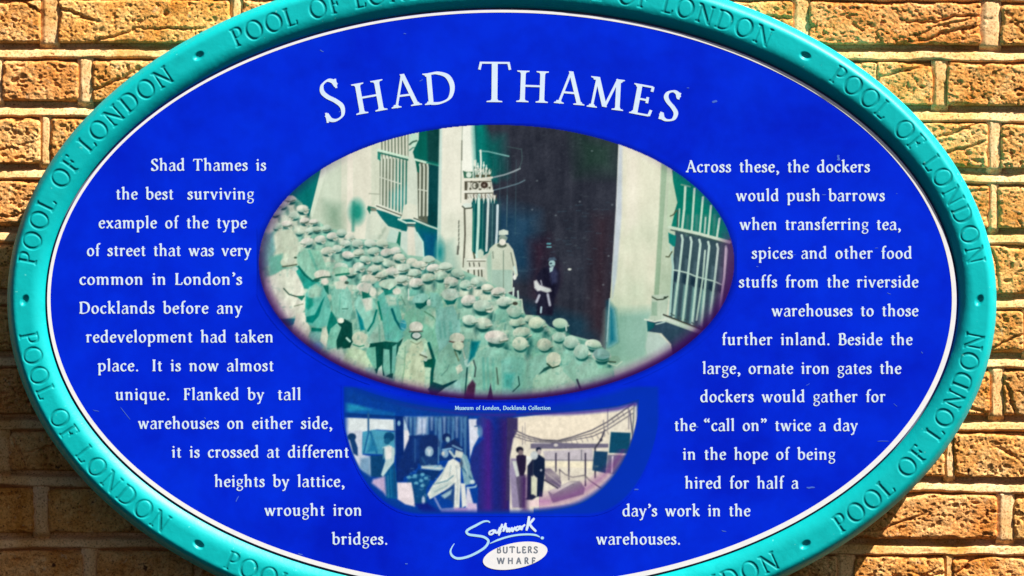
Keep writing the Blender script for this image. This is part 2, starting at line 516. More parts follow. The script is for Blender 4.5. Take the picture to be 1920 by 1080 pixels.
def glyph_polys(ch, H, Wd, Th, phi=0.38, serif=True, n=6, fine=False):
    """polygons of one letter; the caps are scaled to cap height caps_to (in x-height-100 units)"""
    if ch in CAPS:
        adv, items = CAPS[ch]
        s = H / 100.0
    else:
        adv, items = LOW[ch]
        s = H / 100.0
    W0, T0 = Wd / s, Th / s
    out = []
    for it in items:
        k = it[0]
        if k == 'c':
            out += nib_strip(catmull(it[1], n), W0, T0, phi)
        elif k == 'h':
            out += nib_strip(catmull(it[1], n), W0 * .66, T0 * .85, phi)
        elif k == 'p':
            out += nib_strip(ell_pts(*it[1:5], n=n * 6), W0 * .72, T0 * .85, phi, closed=True)
        elif k == 'k':
            p = np.array(it[1], float)
            d = (p[1] - p[0]) / np.linalg.norm(p[1] - p[0])
            nn = np.array([-d[1], d[0]]) * W0 * 0.47
            hx = abs(nn[0]) / max(abs(d[1]), 0.3) * abs(d[1])
            # ends cut level
            e = nn[0] / 1.0
            wx = W0 * 0.47 / max(abs(d[1]), 0.3)
            out.append([(p[0][0] - wx, p[0][1]), (p[0][0] + wx, p[0][1]), (p[1][0] + wx, p[1][1]),
                        (p[1][0] - wx, p[1][1])])
        elif k == 't':
            p = np.array(it[1], float)
            d = (p[1] - p[0]) / np.linalg.norm(p[1] - p[0])
            tw = T0 if abs(d[1]) < 0.5 else T0 * 1.25
            nn = np.array([-d[1], d[0]]) * tw * 0.5
            out.append([tuple(p[0] + nn), tuple(p[1] + nn), tuple(p[1] - nn), tuple(p[0] - nn)])
        elif k == 'o':
            out += nib_strip(ell_pts(*it[1:5], n=n * 6), W0, T0, phi, closed=True)
        elif k == 'd':
            out.append([tuple(q) for q in ell_pts(it[1], it[2], it[3], it[3], 10)])
        elif k == 's' and serif:
            _, x, y, dr, l, r = it
            t = T0 * 0.75
            if fine:
                l, r = l * 1.3 + 1, r * 1.3 + 1
                out.append([(x - l, y), (x + r, y), (x + r - .6, y + dr * t * .75), (x + W0 * .62, y + dr * t * 1.15),
                            (x + W0 * .47, y + dr * t * 2.2), (x - W0 * .47, y + dr * t * 2.2),
                            (x - W0 * .62, y + dr * t * 1.15), (x - l + .6, y + dr * t * .75)])
                continue
            out.append([(x - l, y), (x + r, y), (x + r, y + dr * t), (x + W0 * .45, y + dr * t * 2.4),
                        (x - W0 * .45, y + dr * t * 2.4), (x - l, y + dr * t)])
        elif k == 'f' and serif:
            _, x, y = it
            out.append([(x - W0 * .47, y + 3), (x + W0 * .47, y + 5), (x + W0 * .3, y - 20), (x - W0 * .45 - 13, y - 14),
                        (x - W0 * .45 - 13, y - 8)])
    return adv * s, [[(a * s, b * s) for a, b in q] for q in out]


def area2(q):
    return sum(q[i][0] * q[(i + 1) % len(q)][1] - q[(i + 1) % len(q)][0] * q[i][1] for i in range(len(q)))


def union_tris(polys):
    """triangles of the union of polygons"""
    vs, fs = [], []
    parts = []
    for q in polys:
        parts += [[q[0], q[1], q[2]], [q[0], q[2], q[3]]] if len(q) == 4 else [q]
    for q in parts:
        a = area2(q)
        if abs(a) < 1e-7:
            continue
        if a < 0:
            q = q[::-1]
        b = len(vs)
        vs += [Vector(p) for p in q]
        fs.append(list(range(b, b + len(q))))
    if not fs:
        return [], []
    v, e, f, ov, oe, of = delaunay_2d_cdt(vs, [], fs, 1, 1e-4)
    return [(p.x, p.y) for p in v], [tuple(t) for t, o in zip(f, of) if o]


_gc = {}


def glyph_tris(ch, key, *a, **kw):
    if (ch, key) not in _gc:
        adv, polys = glyph_polys(ch, *a, **kw)
        _gc[(ch, key)] = (adv, *union_tris(polys))
    return _gc[(ch, key)]


def glyph_box(ch, H):
    """ink start and end of a letter"""
    return 0
# ================================================================ printed pictures
class Canvas:
    """a small painter in photo-pixel coordinates"""

    def __init__(self, x0, y0, x1, y1, s, bg_):
        self.x0, self.y0, self.s = x0, y0, s
        self.w = int((x1 - x0) * s) + 1
        self.h = int((y1 - y0) * s) + 1
        self.X = x0 + np.arange(self.w)[None, :] / s + np.zeros((self.h, 1))
        self.Y = y0 + np.arange(self.h)[:, None] / s + np.zeros((1, self.w))
        self.c = np.zeros((self.h, self.w, 3)) + np.array(bg_, float)

    def box(self, xa, ya, xb, yb):
        i0 = max(0, int((xa - self.x0) * self.s) - 1)
        i1 = min(self.w, int((xb - self.x0) * self.s) + 3)
        j0 = max(0, int((ya - self.y0) * self.s) - 1)
        j1 = min(self.h, int((yb - self.y0) * self.s) + 3)
        return slice(j0, max(j0, j1)), slice(i0, max(i0, i1))

    def put(self, sl, a, col):
        if a.size == 0:
            return
        a = np.clip(a, 0, 1)[..., None]
        self.c[sl] = self.c[sl] * (1 - a) + np.array(col, float) * a

    def ell(self, x, y, rx, ry, col, rot=0, soft=1.3, al=1.0):
        r = max(rx, ry) + soft
        sl = self.box(x - r, y - r, x + r, y + r)
        dx = self.X[sl] - x
        dy = self.Y[sl] - y
        c, s = math.cos(rot), math.sin(rot)
        u = (dx * c + dy * s) / rx
        v = (-dx * s + dy * c) / ry
        q = np.sqrt(u * u + v * v)
        self.put(sl, al * (0.5 + (1 - q) * min(rx, ry) / soft), col)

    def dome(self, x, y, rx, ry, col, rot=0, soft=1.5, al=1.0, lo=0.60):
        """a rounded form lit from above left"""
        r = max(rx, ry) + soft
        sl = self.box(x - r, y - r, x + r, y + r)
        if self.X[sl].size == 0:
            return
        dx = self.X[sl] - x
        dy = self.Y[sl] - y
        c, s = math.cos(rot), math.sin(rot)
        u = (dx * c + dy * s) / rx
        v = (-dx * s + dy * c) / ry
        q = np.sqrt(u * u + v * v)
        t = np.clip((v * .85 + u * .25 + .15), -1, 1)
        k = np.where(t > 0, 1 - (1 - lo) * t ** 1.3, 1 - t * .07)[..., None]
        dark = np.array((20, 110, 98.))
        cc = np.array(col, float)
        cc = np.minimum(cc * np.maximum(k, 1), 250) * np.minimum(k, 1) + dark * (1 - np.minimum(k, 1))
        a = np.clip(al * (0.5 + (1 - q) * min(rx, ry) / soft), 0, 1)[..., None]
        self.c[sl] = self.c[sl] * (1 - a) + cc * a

    def poly(self, pts, col, soft=1.3, al=1.0):
        P = np.array(pts, float)
        sl = self.box(P[:, 0].min() - soft, P[:, 1].min() - soft, P[:, 0].max() + soft, P[:, 1].max() + soft)
        X, Y = self.X[sl], self.Y[sl]
        if X.size == 0:
            return
        ins = np.zeros(X.shape, bool)
        dm = np.full(X.shape, 1e9)
        for i in range(len(P)):
            a, b = P[i], P[(i + 1) % len(P)]
            if abs(b[1] - a[1]) > 1e-9:
                ins ^= ((a[1] > Y) != (b[1] > Y)) & (X < (b[0] - a[0]) * (Y - a[1]) / (b[1] - a[1]) + a[0])
            dm = np.minimum(dm, self._seg(X, Y, a, b))
        sd = np.where(ins, dm, -dm)
        self.put(sl, al * (0.5 + sd / soft), col)

    @staticmethod
    def _seg(X, Y, a, b):
        d = b - a
        t = np.clip(((X - a[0]) * d[0] + (Y - a[1]) * d[1]) / max(d @ d, 1e-9), 0, 1)
        return np.hypot(X - a[0] - t * d[0], Y - a[1] - t * d[1])

    def line(self, pts, w, col, soft=1.2, al=1.0):
        P = np.array(pts, float)
        r = w + soft
        sl = self.box(P[:, 0].min() - r, P[:, 1].min() - r, P[:, 0].max() + r, P[:, 1].max() + r)
        X, Y = self.X[sl], self.Y[sl]
        if X.size == 0:
            return
        dm = np.full(X.shape, 1e9)
        for a, b in zip(P[:-1], P[1:]):
            dm = np.minimum(dm, self._seg(X, Y, a, b))
        self.put(sl, al * (0.5 + (w / 2 - dm) / soft), col)

    def grain(self, seed, sc, amp, sl=None):
        n = Noise(seed)
        f = n.fbm(self.X / sc, self.Y / sc, 3)[..., None]
        self.c += f * amp


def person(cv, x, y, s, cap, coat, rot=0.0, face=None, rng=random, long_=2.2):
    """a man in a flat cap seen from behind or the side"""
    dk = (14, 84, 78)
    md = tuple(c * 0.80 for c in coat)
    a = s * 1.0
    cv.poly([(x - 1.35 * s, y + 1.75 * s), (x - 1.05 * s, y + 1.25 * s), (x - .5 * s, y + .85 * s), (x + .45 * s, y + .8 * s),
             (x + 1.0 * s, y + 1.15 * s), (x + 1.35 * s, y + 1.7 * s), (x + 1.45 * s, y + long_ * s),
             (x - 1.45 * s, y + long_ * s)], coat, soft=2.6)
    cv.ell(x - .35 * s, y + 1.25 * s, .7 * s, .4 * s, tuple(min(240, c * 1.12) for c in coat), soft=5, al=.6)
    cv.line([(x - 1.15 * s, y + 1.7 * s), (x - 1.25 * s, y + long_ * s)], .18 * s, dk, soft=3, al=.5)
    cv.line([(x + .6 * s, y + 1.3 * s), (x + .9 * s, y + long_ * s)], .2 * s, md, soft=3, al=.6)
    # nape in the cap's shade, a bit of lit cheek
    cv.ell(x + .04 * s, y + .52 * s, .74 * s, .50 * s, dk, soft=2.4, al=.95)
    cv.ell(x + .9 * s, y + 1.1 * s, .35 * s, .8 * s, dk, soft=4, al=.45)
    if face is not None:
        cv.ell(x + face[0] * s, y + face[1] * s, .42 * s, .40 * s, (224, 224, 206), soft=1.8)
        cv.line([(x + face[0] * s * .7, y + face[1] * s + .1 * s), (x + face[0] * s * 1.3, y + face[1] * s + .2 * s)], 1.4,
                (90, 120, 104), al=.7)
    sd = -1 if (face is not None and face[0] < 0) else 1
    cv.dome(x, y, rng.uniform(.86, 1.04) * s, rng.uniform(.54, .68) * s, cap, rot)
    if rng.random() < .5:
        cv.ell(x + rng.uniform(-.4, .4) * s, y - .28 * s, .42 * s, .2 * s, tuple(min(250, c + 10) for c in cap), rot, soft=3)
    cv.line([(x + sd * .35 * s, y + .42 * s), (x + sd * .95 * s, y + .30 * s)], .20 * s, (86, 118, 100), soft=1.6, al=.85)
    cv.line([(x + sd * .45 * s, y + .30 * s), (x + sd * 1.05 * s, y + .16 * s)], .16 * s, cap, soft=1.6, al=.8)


def paint_crowd():
    cv = Canvas(482, 231, 1382, 754, 0.8, (228, 229, 208))
    P, L, E = cv.poly, cv.line, cv.ell
    cream = (236, 236, 216)
    pale = (212, 224, 200)
    teal = (0, 122, 112)
    deep = (0, 82, 80)
    # ---- far wall on the left
    P([(480, 440), (480, 230), (614, 230), (604, 330), (592, 372), (578, 410), (572, 450)], (0, 118, 114))
    P([(612, 230), (604, 318), (590, 372), (578, 412), (590, 445), (660, 445), (662, 230)], (206, 219, 197))
    P([(606, 300), (580, 405), (586, 408), (612, 320)], (224, 236, 214))
    P([(640, 230), (640, 430), (668, 430), (668, 230)], (222, 226, 205))
    P([(652, 230), (650, 440), (662, 440), (663, 230)], (238, 234, 216), soft=2)
    P([(606, 375), (645, 380), (648, 432), (625, 440), (606, 410)], (150, 180, 155), soft=14, al=.55)
    P([(664, 230), (664, 470), (716, 470), (716, 230)], (228, 228, 208))
    P([(696, 230), (696, 385), (713, 388), (713, 230)], (214, 222, 200), soft=3)
    L([(692, 363), (711, 364)], 1.6, (160, 170, 150))
    E(669, 397, 13, 20, (34, 150, 130), soft=14)
    L([(663, 380), (662, 432)], 5, (40, 140, 122), soft=5, al=.7)
    # ---- first barred window
    P([(712, 230), (768, 230), (768, 408), (712, 386)], (112, 128, 108))
    P([(742, 300), (768, 300), (768, 400), (738, 395)], (38, 116, 100), soft=10, al=.75)
    P([(728, 360), (768, 340), (768, 405), (728, 390)], (40, 140, 132), soft=9, al=.6)
    for i in range(10):
        x = 712.5 + i * 6.2
        L([(x, 232), (x + .6, 296)], 3.4, (222, 226, 206))
        L([(x + 1, 292), (x + 3, 298), (x + 2, 402)], 3.1, (216, 224, 205))
    L([(712, 332), (752, 345)], 2, (214, 222, 204))
    P([(708, 284), (708, 298), (713, 302), (714, 286)], (20, 130, 112))
    L([(710, 286), (766, 300)], 3, (40, 110, 92))
    L([(708, 281), (766, 296)], 4, (208, 238, 214))
    # ---- column between windows
    P([(766, 230), (786, 230), (784, 410), (765, 405)], (214, 226, 208))
    E(776, 262, 8, 14, (196, 232, 208), soft=3)
    L([(768, 271), (774, 266), (781, 264)], 3.2, (70, 110, 92))
    L([(768, 282), (774, 277), (780, 277)], 2.4, (90, 150, 130))
    # ---- second window, mostly in shade
    P([(786, 230), (826, 230), (824, 312), (790, 300), (784, 322), (774, 285), (785, 262)], (0, 100, 88))
    P([(800, 236), (826, 236), (825, 306), (802, 302)], (10, 66, 64), soft=5)
    P([(782, 300), (824, 310), (822, 428), (784, 410)], (92, 102, 86))
    P([(803, 308), (824, 312), (822, 430), (802, 420)], (0, 66, 70))
    P([(779, 300), (787, 302), (786, 324), (782, 322)], (8, 100, 82))
    for x in (787.5, 794.8, 801.8):
        L([(x - .5, 308), (x + .5, 314), (x - .5, 404)], 3, (216, 224, 205))
    L([(785, 355), (800, 358)], 2, (214, 222, 204))
    L([(778, 299), (800, 305)], 4, (208, 238, 214))
    L([(800, 305), (824, 311)], 2.4, (40, 140, 124))
    # ---- below the sills
    P([(690, 388), (822, 426), (822, 492), (700, 470)], (0, 104, 104))
    P([(786, 430), (822, 436), (820, 492), (796, 490)], (0, 88, 124), soft=14, al=.8)
    P([(752, 431), (728, 424), (716, 410), (706, 396), (690, 392), (682, 470), (752, 470)], (212, 222, 203))
    P([(732, 428), (752, 434), (748, 462), (724, 452)], (196, 222, 208), soft=4)
    L([(722, 428), (711, 446)], 4, (140, 160, 140), soft=5, al=.6)
    P([(752, 432), (762, 434), (766, 424), (777, 424), (783, 440), (793, 452), (796, 490), (748, 490)], (206, 224, 210))
    P([(764, 424), (776, 424), (780, 488), (764, 488)], (228, 226, 208), soft=3)
    L([(782, 436), (793, 454), (795, 486)], 2.4, (196, 240, 226))
    P([(748, 434), (752, 436), (750, 466), (743, 466), (742, 461)], (14, 112, 92))
    P([(690, 386), (706, 390), (700, 398), (694, 402), (688, 392)], (12, 110, 92))
    P([(694, 389), (706, 391), (706, 397), (696, 396)], (120, 130, 112))
    P([(694, 396), (706, 396), (710, 405), (716, 440), (694, 440)], (216, 224, 204), soft=2)
    P([(704, 383), (712, 383), (754, 400), (750, 408), (704, 390)], (226, 232, 214))
    L([(706, 386), (753, 404)], 2, (70, 80, 66))
    P([(756, 386), (768, 380), (782, 386), (782, 410), (748, 412), (754, 404)], (222, 228, 208))
    L([(747, 411), (762, 418), (778, 418)], 3.4, (216, 240, 222))
    L([(764, 420), (777, 421)], 2.2, (86, 96, 92))
    L([(764, 424), (777, 425)], 2.0, (96, 106, 100))
    L([(776, 412), (800, 422), (822, 430)], 3, (214, 232, 216))
    L([(776, 409), (804, 420)], 2, (60, 76, 66))
    # ---- big pillar
    P([(826, 230), (890, 230), (893, 300), (896, 520), (818, 520), (822, 380)], (238, 238, 220))
    P([(866, 230), (890, 230), (893, 330), (866, 330)], (248, 250, 236), soft=3)
    P([(824, 240), (829, 240), (826, 500), (819, 500)], (200, 226, 214), soft=3)
    P([(822, 455), (850, 450), (866, 520), (820, 520)], (180, 206, 190), soft=16, al=.9)
    E(825, 474, 7, 20, (24, 140, 140), soft=12)
    L([(867, 236), (865, 300), (864, 380)], 2, (176, 186, 168), al=.8)
    L([(866, 264), (866, 300)], 2.2, (120, 126, 110), al=.8)
    for y in range(414, 470, 8):
        L([(860.5, y), (860, y + 5)], 2.6, (110, 118, 104), al=.8)
    L([(859, 462), (858, 476)], 4, (104, 110, 98))
    # ---- the dark entrance
    P([(890, 230), (1170, 230), (1157, 360), (1150, 480), (1144, 560), (1138, 660), (1010, 640), (960, 570), (930, 470),
       (893, 300)], (44, 48, 60))
    P([(888, 230), (908, 230), (925, 300), (930, 340), (893, 330)], (0, 128, 118), soft=16)
    P([(905, 255), (945, 255), (950, 330), (905, 330)], (10, 96, 92), soft=24, al=.7)
    P([(905, 370), (1010, 400), (1010, 520), (930, 520)], (30, 66, 92), soft=34, al=.8)
    P([(1070, 240), (1162, 262), (1158, 330), (1080, 330)], (38, 62, 56), soft=30, al=.7)
    P([(990, 450), (1030, 440), (1040, 620), (1000, 600)], (48, 34, 50), soft=24, al=.8)
    P([(970, 560), (1030, 575), (1120, 600), (1120, 640), (1010, 640)], (26, 58, 76), soft=20, al=.8)
    P([(1110, 400), (1150, 400), (1140, 640), (1100, 620)], (50, 38, 48), soft=24, al=.7)
    cv2 = Noise(5)
    rng = random.Random(11)
    for _ in range(170):
        x, y = rng.uniform(905, 1150), rng.uniform(250, 620)
        v = rng.uniform(.15, .6)
        E(x, y, rng.uniform(.7, 3.0), rng.uniform(.6, 1.3), (110, 130, 130), soft=2.4, al=v * .5)
    for x, y in ((1007, 339), (1110, 283), (1087, 378), (998, 393), (1042, 404), (1148, 384), (1131, 534), (1141, 480)):
        E(x, y, 1.4, 1.1, (140, 156, 160), soft=2.4, al=.8)
    for _ in range(60):
        x, y = rng.uniform(960, 1145), rng.uniform(380, 520)
        L([(x, y), (x + rng.uniform(4, 16), y + rng.uniform(-2, 2))], 1.0, (70, 104, 120), soft=2.5, al=rng.uniform(.15, .55))
    for x in (925, 938, 952, 968):
        L([(x, 300), (x - 2, 440)], 1.6, (70, 110, 116), al=.35)
    # curved rails
    L([(899, 283), (915, 284), (932, 288), (954, 293)], 2.6, (118, 176, 170))
    L([(918, 334), (945, 328), (962, 322), (975, 316)], 2.8, (150, 164, 168))
    L([(924, 357), (945, 352), (972, 344), (984, 338)], 2.2, (96, 122, 132))
    L([(952, 275), (978, 280), (979, 300), (974, 316)], 1.6, (72, 100, 100), al=.7)
    # ---- iron gate
    P([(872, 330), (920, 330), (928, 378), (908, 392), (872, 382)], (232, 232, 216))
    P([(888, 300), (893, 300), (893, 330), (888, 330)], (226, 232, 216), soft=2)
    P([(888, 312), (922, 316), (922, 336), (888, 336)], (70, 112, 98), soft=3, al=.8)
    L([(901, 282), (902, 306), (900, 334)], 3.4, (238, 242, 228))
    for x, y in ((892, 312), (896, 306), (907, 304), (912, 310), (918, 318)):
        L([(x, y), (x + (900 - x) * .1, 334)], 2.0, (226, 234, 218)); E(x, y + 6, 2.2, 2.6, (230, 236, 222))
    for x, y in ((897, 318), (905, 320), (911, 326), (900, 326)):
        E(x, y, 3, 2.4, (232, 234, 218)); E(x, y, 1.2, 1.0, (90, 110, 92))
    for x in (895, 906, 916):
        E(x, 330, 3.4, 2.6, (86, 84, 60))
    P([(868, 320), (874, 322), (886, 322), (886, 334), (870, 334)], (50, 104, 80))
    E(879, 328, 5, 5, (222, 238, 222))
    L([(870, 336), (900, 336), (922, 333)], 4.2, (236, 234, 216))
    L([(872, 341), (920, 340)], 1.8, (92, 90, 72))
    P([(871, 340), (876, 340), (876, 357), (871, 357)], (80, 78, 62))
    E(891, 348, 6.5, 6.8, (70, 72, 60)); E(890, 348, 4.2, 4.4, (226, 226, 210)); E(893, 348, 2.2, 3, (84, 84, 70))
    E(908, 347, 6.8, 6.2, (64, 48, 40)); E(908, 347, 2.0, 1.8, (160, 150, 140))
    for x, y in ((882, 354), (900, 355), (884, 341), (899, 341), (918, 352)):
        E(x, y, 2.2, 2, (86, 84, 70))
    L([(868, 360), (900, 359), (924, 358)], 3.4, (238, 240, 226))
    L([(872, 363), (924, 362)], 1.6, (76, 80, 66))
    P([(871, 362), (876, 362), (876, 374), (871, 374)], (92, 90, 74))
    P([(884, 372), (932, 372), (935, 470), (925, 468), (905, 480), (885, 474)], (4, 92, 92))
    P([(905, 378), (938, 378), (936, 460), (910, 470)], (36, 74, 84), soft=8, al=.8)
    for i, x in enumerate((885, 892, 899, 907, 914, 921, 927)):
        P([(x - 3, 366), (x + 3, 366), (x, 382)], (236, 236, 222), soft=1)
        L([(x + 3.4, 364), (x + 3.6, 376)], 1.6, (90, 80, 70))
    L([(898, 366), (897, 420), (894, 482)], 5, (206, 240, 226))
    L([(916, 366), (914, 420), (912, 470)], 4.2, (222, 232, 228))
    L([(933, 385), (932, 430), (930, 462)], 4.4, (216, 232, 236))
    L([(951, 366), (950, 425)], 2.0, (70, 100, 112), al=.8)
    P([(872, 388), (886, 390), (886, 400), (886, 486), (871, 486)], (236, 236, 218))
    L([(871, 392), (872, 440), (869, 500)], 3.6, (106, 108, 92))
    E(876, 385, 9, 4.2, (226, 238, 226)); L([(867, 387), (872, 391), (884, 390)], 2.4, (70, 80, 66))
    L([(888, 398), (886, 470)], 2.4, (30, 130, 106))
    E(901, 476, 6, 9, (206, 224, 204), soft=2)
    P([(870, 484), (912, 484), (912, 526), (868, 526)], (222, 226, 208))
    L([(876, 487), (911, 487)], 2.6, (244, 246, 232)); L([(876, 489.6), (910, 489.6)], 1.4, (96, 100, 84))
    for x in (880, 888, 898):
        L([(x, 493), (x + 1, 499)], 2.4, (92, 96, 84))
    L([(876, 504), (908, 503)], 2, (246, 246, 234))
    for x in (878, 889, 897, 903):
        L([(x, 507), (x + .6, 520)], 2.6, (72, 80, 64))
    L([(888, 474), (890, 484)], 3, (74, 84, 60))
    for k in range(9):
        x = 876 + k * 5.4
        L([(x, 342), (x + 1.5, 348), (x - .5, 355)], 1.3, (96, 100, 84), soft=1.6, al=.6)
        L([(x, 366), (x + 2.4, 371)], 1.2, (96, 100, 84), soft=1.6, al=.7)
        L([(x - 3, 318 + (k % 3) * 4), (x, 326), (x + 2, 320)], 1.2, (220, 230, 214), soft=1.6, al=.7)
    for x in (889, 906, 924):
        L([(x, 380), (x - 2, 470)], 1.4, (110, 160, 154), soft=1.8, al=.7)
    # ---- bearded man by the gate
    P([(913, 482), (918, 466), (928, 457), (940, 454), (953, 456), (962, 468), (968, 492), (971, 516), (966, 524), (962, 508),
       (961, 546), (948, 550), (922, 546), (913, 520)], (214, 220, 200))
    P([(921, 506), (960, 506), (960, 545), (946, 550), (923, 545)], (176, 204, 188), soft=3)
    P([(913, 484), (921, 470), (923, 540), (914, 524)], (176, 208, 188), soft=4)
    L([(944, 470), (944, 500), (944, 545)], 2, (120, 140, 124), al=.7)
    L([(958, 474), (963, 500)], 2, (120, 134, 120)); L([(924, 472), (925, 484)], 2.6, (140, 156, 138), al=.8)
    E(941, 460, 9, 4.6, (80, 98, 84)); E(943, 447, 8, 7, (140, 160, 146)); E(942, 454, 6.4, 6, (244, 240, 226))
    P([(935, 433), (944, 430), (953, 433), (953, 440), (935, 441)], (216, 228, 212)); E(949, 446, 3, 2, (120, 150, 142))
    E(965, 520, 3.2, 5, (244, 244, 236)); L([(964, 500), (968, 512)], 3, (206, 232, 224))
    L([(963, 540), (962, 562)], 3.2, (226, 240, 232)); L([(971, 546), (972, 564)], 3, (220, 236, 228))
    # ---- man with white sleeves in the entrance
    E(1032, 515, 22, 34, (40, 36, 52), soft=12)
    L([(1026, 457), (1032, 457)], 3, (90, 160, 170)); L([(1026, 463), (1033, 463)], 2.6, (110, 170, 178))
    P([(1014, 506), (1026, 500), (1040, 500), (1049, 508), (1050, 524), (1046, 546), (1040, 560), (1036, 592), (1006, 590), (1008, 556),
       (1002, 540), (1006, 518)], (26, 26, 46), soft=5)
    P([(1028, 502), (1040, 500), (1046, 512), (1044, 530), (1034, 534)], (50, 56, 86), soft=5, al=.8)
    E(1035, 494, 6, 7, (168, 206, 206), soft=2); P([(1030, 502), (1038, 500), (1036, 508), (1031, 511)], (186, 214, 216), soft=1.6)
    E(1033, 494, 2.2, 1.6, (50, 70, 84)); L([(1034, 499), (1038, 498)], 1.2, (70, 90, 100)); P([(1027, 489), (1030, 483), (1040, 482), (1044, 488)], (70, 92, 110), soft=1.6)
    E(1068, 505, 3.4, 2, (228, 232, 220))
    P([(1001, 527), (1006, 525), (1012, 534), (1022, 538), (1032, 541), (1034, 546), (1026, 549), (1014, 545), (1008, 546), (1002, 540)],
      (232, 228, 230), soft=3)
    L([(1014, 526), (1016, 534)], 2, (200, 200, 210), soft=2)
    L([(1011, 554), (1006, 566)], 4.4, (206, 202, 220), soft=2.6); L([(1027, 552), (1031, 572)], 4.4, (206, 202, 220), soft=2.6)
    L([(1015, 576), (1014, 586)], 3.4, (190, 210, 224))
    # ---- right pillar
    P([(1161, 230), (1262, 230), (1262, 330), (1240, 590), (1225, 690), (1130, 700), (1138, 640), (1147, 520), (1155, 400)],
      (232, 232, 208))
    P([(1161, 260), (1168, 262), (1166, 400), (1156, 520), (1148, 560), (1147, 520), (1155, 390)], (204, 214, 222), soft=4)
    P([(1170, 265), (1196, 275), (1196, 420), (1172, 440)], (240, 236, 216), soft=16)
    P([(1240, 300), (1253, 300), (1244, 430), (1236, 556), (1226, 556), (1236, 400)], (158, 186, 156), soft=3)
    P([(1252, 300), (1270, 330), (1266, 440), (1260, 560), (1236, 560), (1244, 430)], (194, 210, 184), soft=2)
    P([(1140, 585), (1225, 580), (1215, 700), (1130, 700)], (158, 198, 182), soft=24)
    P([(1140, 566), (1152, 580), (1156, 640), (1140, 650)], (0, 104, 128), soft=14, al=.9)
    L([(1143, 560), (1138, 640)], 2.4, (190, 214, 222))
    # capital of the pilaster
    P([(1222, 553), (1254, 552), (1250, 590), (1254, 602), (1212, 602), (1222, 590)], (198, 214, 194))
    P([(1222, 566), (1232, 566), (1232, 592), (1221, 592)], (160, 190, 166), soft=3)
    L([(1223, 557), (1232, 562), (1244, 561), (1252, 556)], 2.6, (70, 84, 68)); E(1247, 558, 3, 2.4, (50, 70, 56))
    # ---- right barred window
    P([(1260, 318), (1300, 340), (1385, 430), (1385, 560), (1330, 640), (1254, 600), (1260, 520), (1266, 440)], (52, 78, 88))
    P([(1261, 320), (1300, 330), (1390, 430), (1365, 450), (1258, 428), (1270, 378), (1262, 360)], (0, 122, 104))
    P([(1262, 440), (1253, 436), (1254, 455), (1262, 462), (1266, 462), (1268, 442)], (0, 122, 112))
    P([(1256, 425), (1270, 380), (1262, 340), (1260, 320), (1256, 320), (1250, 425)], (196, 216, 186))
    for x in (1290, 1307, 1323, 1340):
        L([(x, 405), (x - 2, 440)], 6, (90, 134, 124), soft=6, al=.7)
    L([(1274, 392), (1272, 425)], 3, (172, 200, 180)); L([(1271, 395), (1270, 425)], 2, (60, 74, 70))
    L([(1285, 350), (1283, 390), (1279, 428)], 4.4, (204, 226, 206)); L([(1277, 346), (1294, 350)], 2.4, (120, 164, 140))
    for a, b in (((1302, 354), (1297, 432)), ((1318, 370), (1312, 437)), ((1333, 386), (1328, 441)), ((1349, 410), (1344, 446))):
        L([a, b], 4, (200, 226, 206))
    L([(1323, 408), (1321, 436)], 3, (190, 212, 196))
    for i in range(6):
        x = 1262 + i * 16.5
        P([(x + 4, 530 + i * 4), (x + 12, 532 + i * 4), (x + 6, 598 + i * 6), (x - 3, 594 + i * 6)], (116, 166, 160),
          soft=4, al=.75)
        P([(x + 6, 480 + i * 4), (x + 12, 484 + i * 4), (x + 10, 506 + i * 5), (x + 4, 504 + i * 5)], (84, 112, 122), soft=4, al=.6)
        P([(x + 1, 508 + i * 5), (x + 11, 511 + i * 5), (x + 9, 530 + i * 4), (x - 1, 526 + i * 4)], (24, 50, 66), soft=3, al=.8)
    for i in range(6):
        x = 1278 + i * 16.6
        y0, y1 = 441 + i * 4.2, (594 + i * 7 if i < 4 else 588)
        L([(x, y0), (x + 2, y0 + 8), (x - 4, y0 + 64), (x - 15 + i * .6, y1)], 4.2, (198, 224, 212))
    L([(1322, 470), (1318, 520), (1306, 600)], 3.4, (190, 214, 200)); L([(1258, 462), (1262, 500), (1256, 590)], 4, (178, 214, 206))
    L([(1262, 506), (1274, 508), (1290, 512), (1304, 518), (1318, 522), (1338, 527), (1354, 534)], 2.4, (206, 228, 216))
    L([(1258, 431), (1310, 443), (1370, 458)], 2.4, (60, 90, 84))
    L([(1255, 426), (1310, 438), (1368, 454)], 5.6, (210, 228, 206))
    P([(1356, 440), (1385, 440), (1385, 570), (1345, 600)], (104, 62, 104), soft=26, al=.55)
    L([(1361, 466), (1358, 520), (1350, 575)], 4, (206, 190, 206))
    # sill
    P([(1240, 588), (1325, 622), (1320, 632), (1240, 602)], (206, 222, 204))
    L([(1244, 590), (1316, 618)], 3, (60, 66, 58)); L([(1246, 596), (1316, 624)], 2.4, (224, 230, 220))
    for i in range(5):
        L([(1258 + i * 13, 588 + i * 5.6), (1264 + i * 13, 592 + i * 5.6)], 2.4, (66, 92, 88))
    P([(1213, 600), (1250, 604), (1316, 628), (1290, 660), (1262, 672), (1258, 645), (1240, 625), (1216, 622)], (46, 74, 92), soft=2)
    P([(1216, 622), (1236, 626), (1256, 646), (1262, 670), (1220, 690), (1210, 650)], (196, 216, 206), soft=3)
    L([(1230, 608), (1246, 604)], 2.4, (180, 206, 200)); L([(1209, 599), (1228, 603), (1250, 598)], 3, (226, 234, 218))
    P([(1213, 602), (1228, 606), (1226, 614), (1214, 622)], (10, 92, 96))
    L([(1257, 405), (1262, 403), (1269, 394)], 2.4, (84, 96, 70)); L([(1249, 481), (1254, 482), (1260, 472)], 2.4, (84, 96, 70))
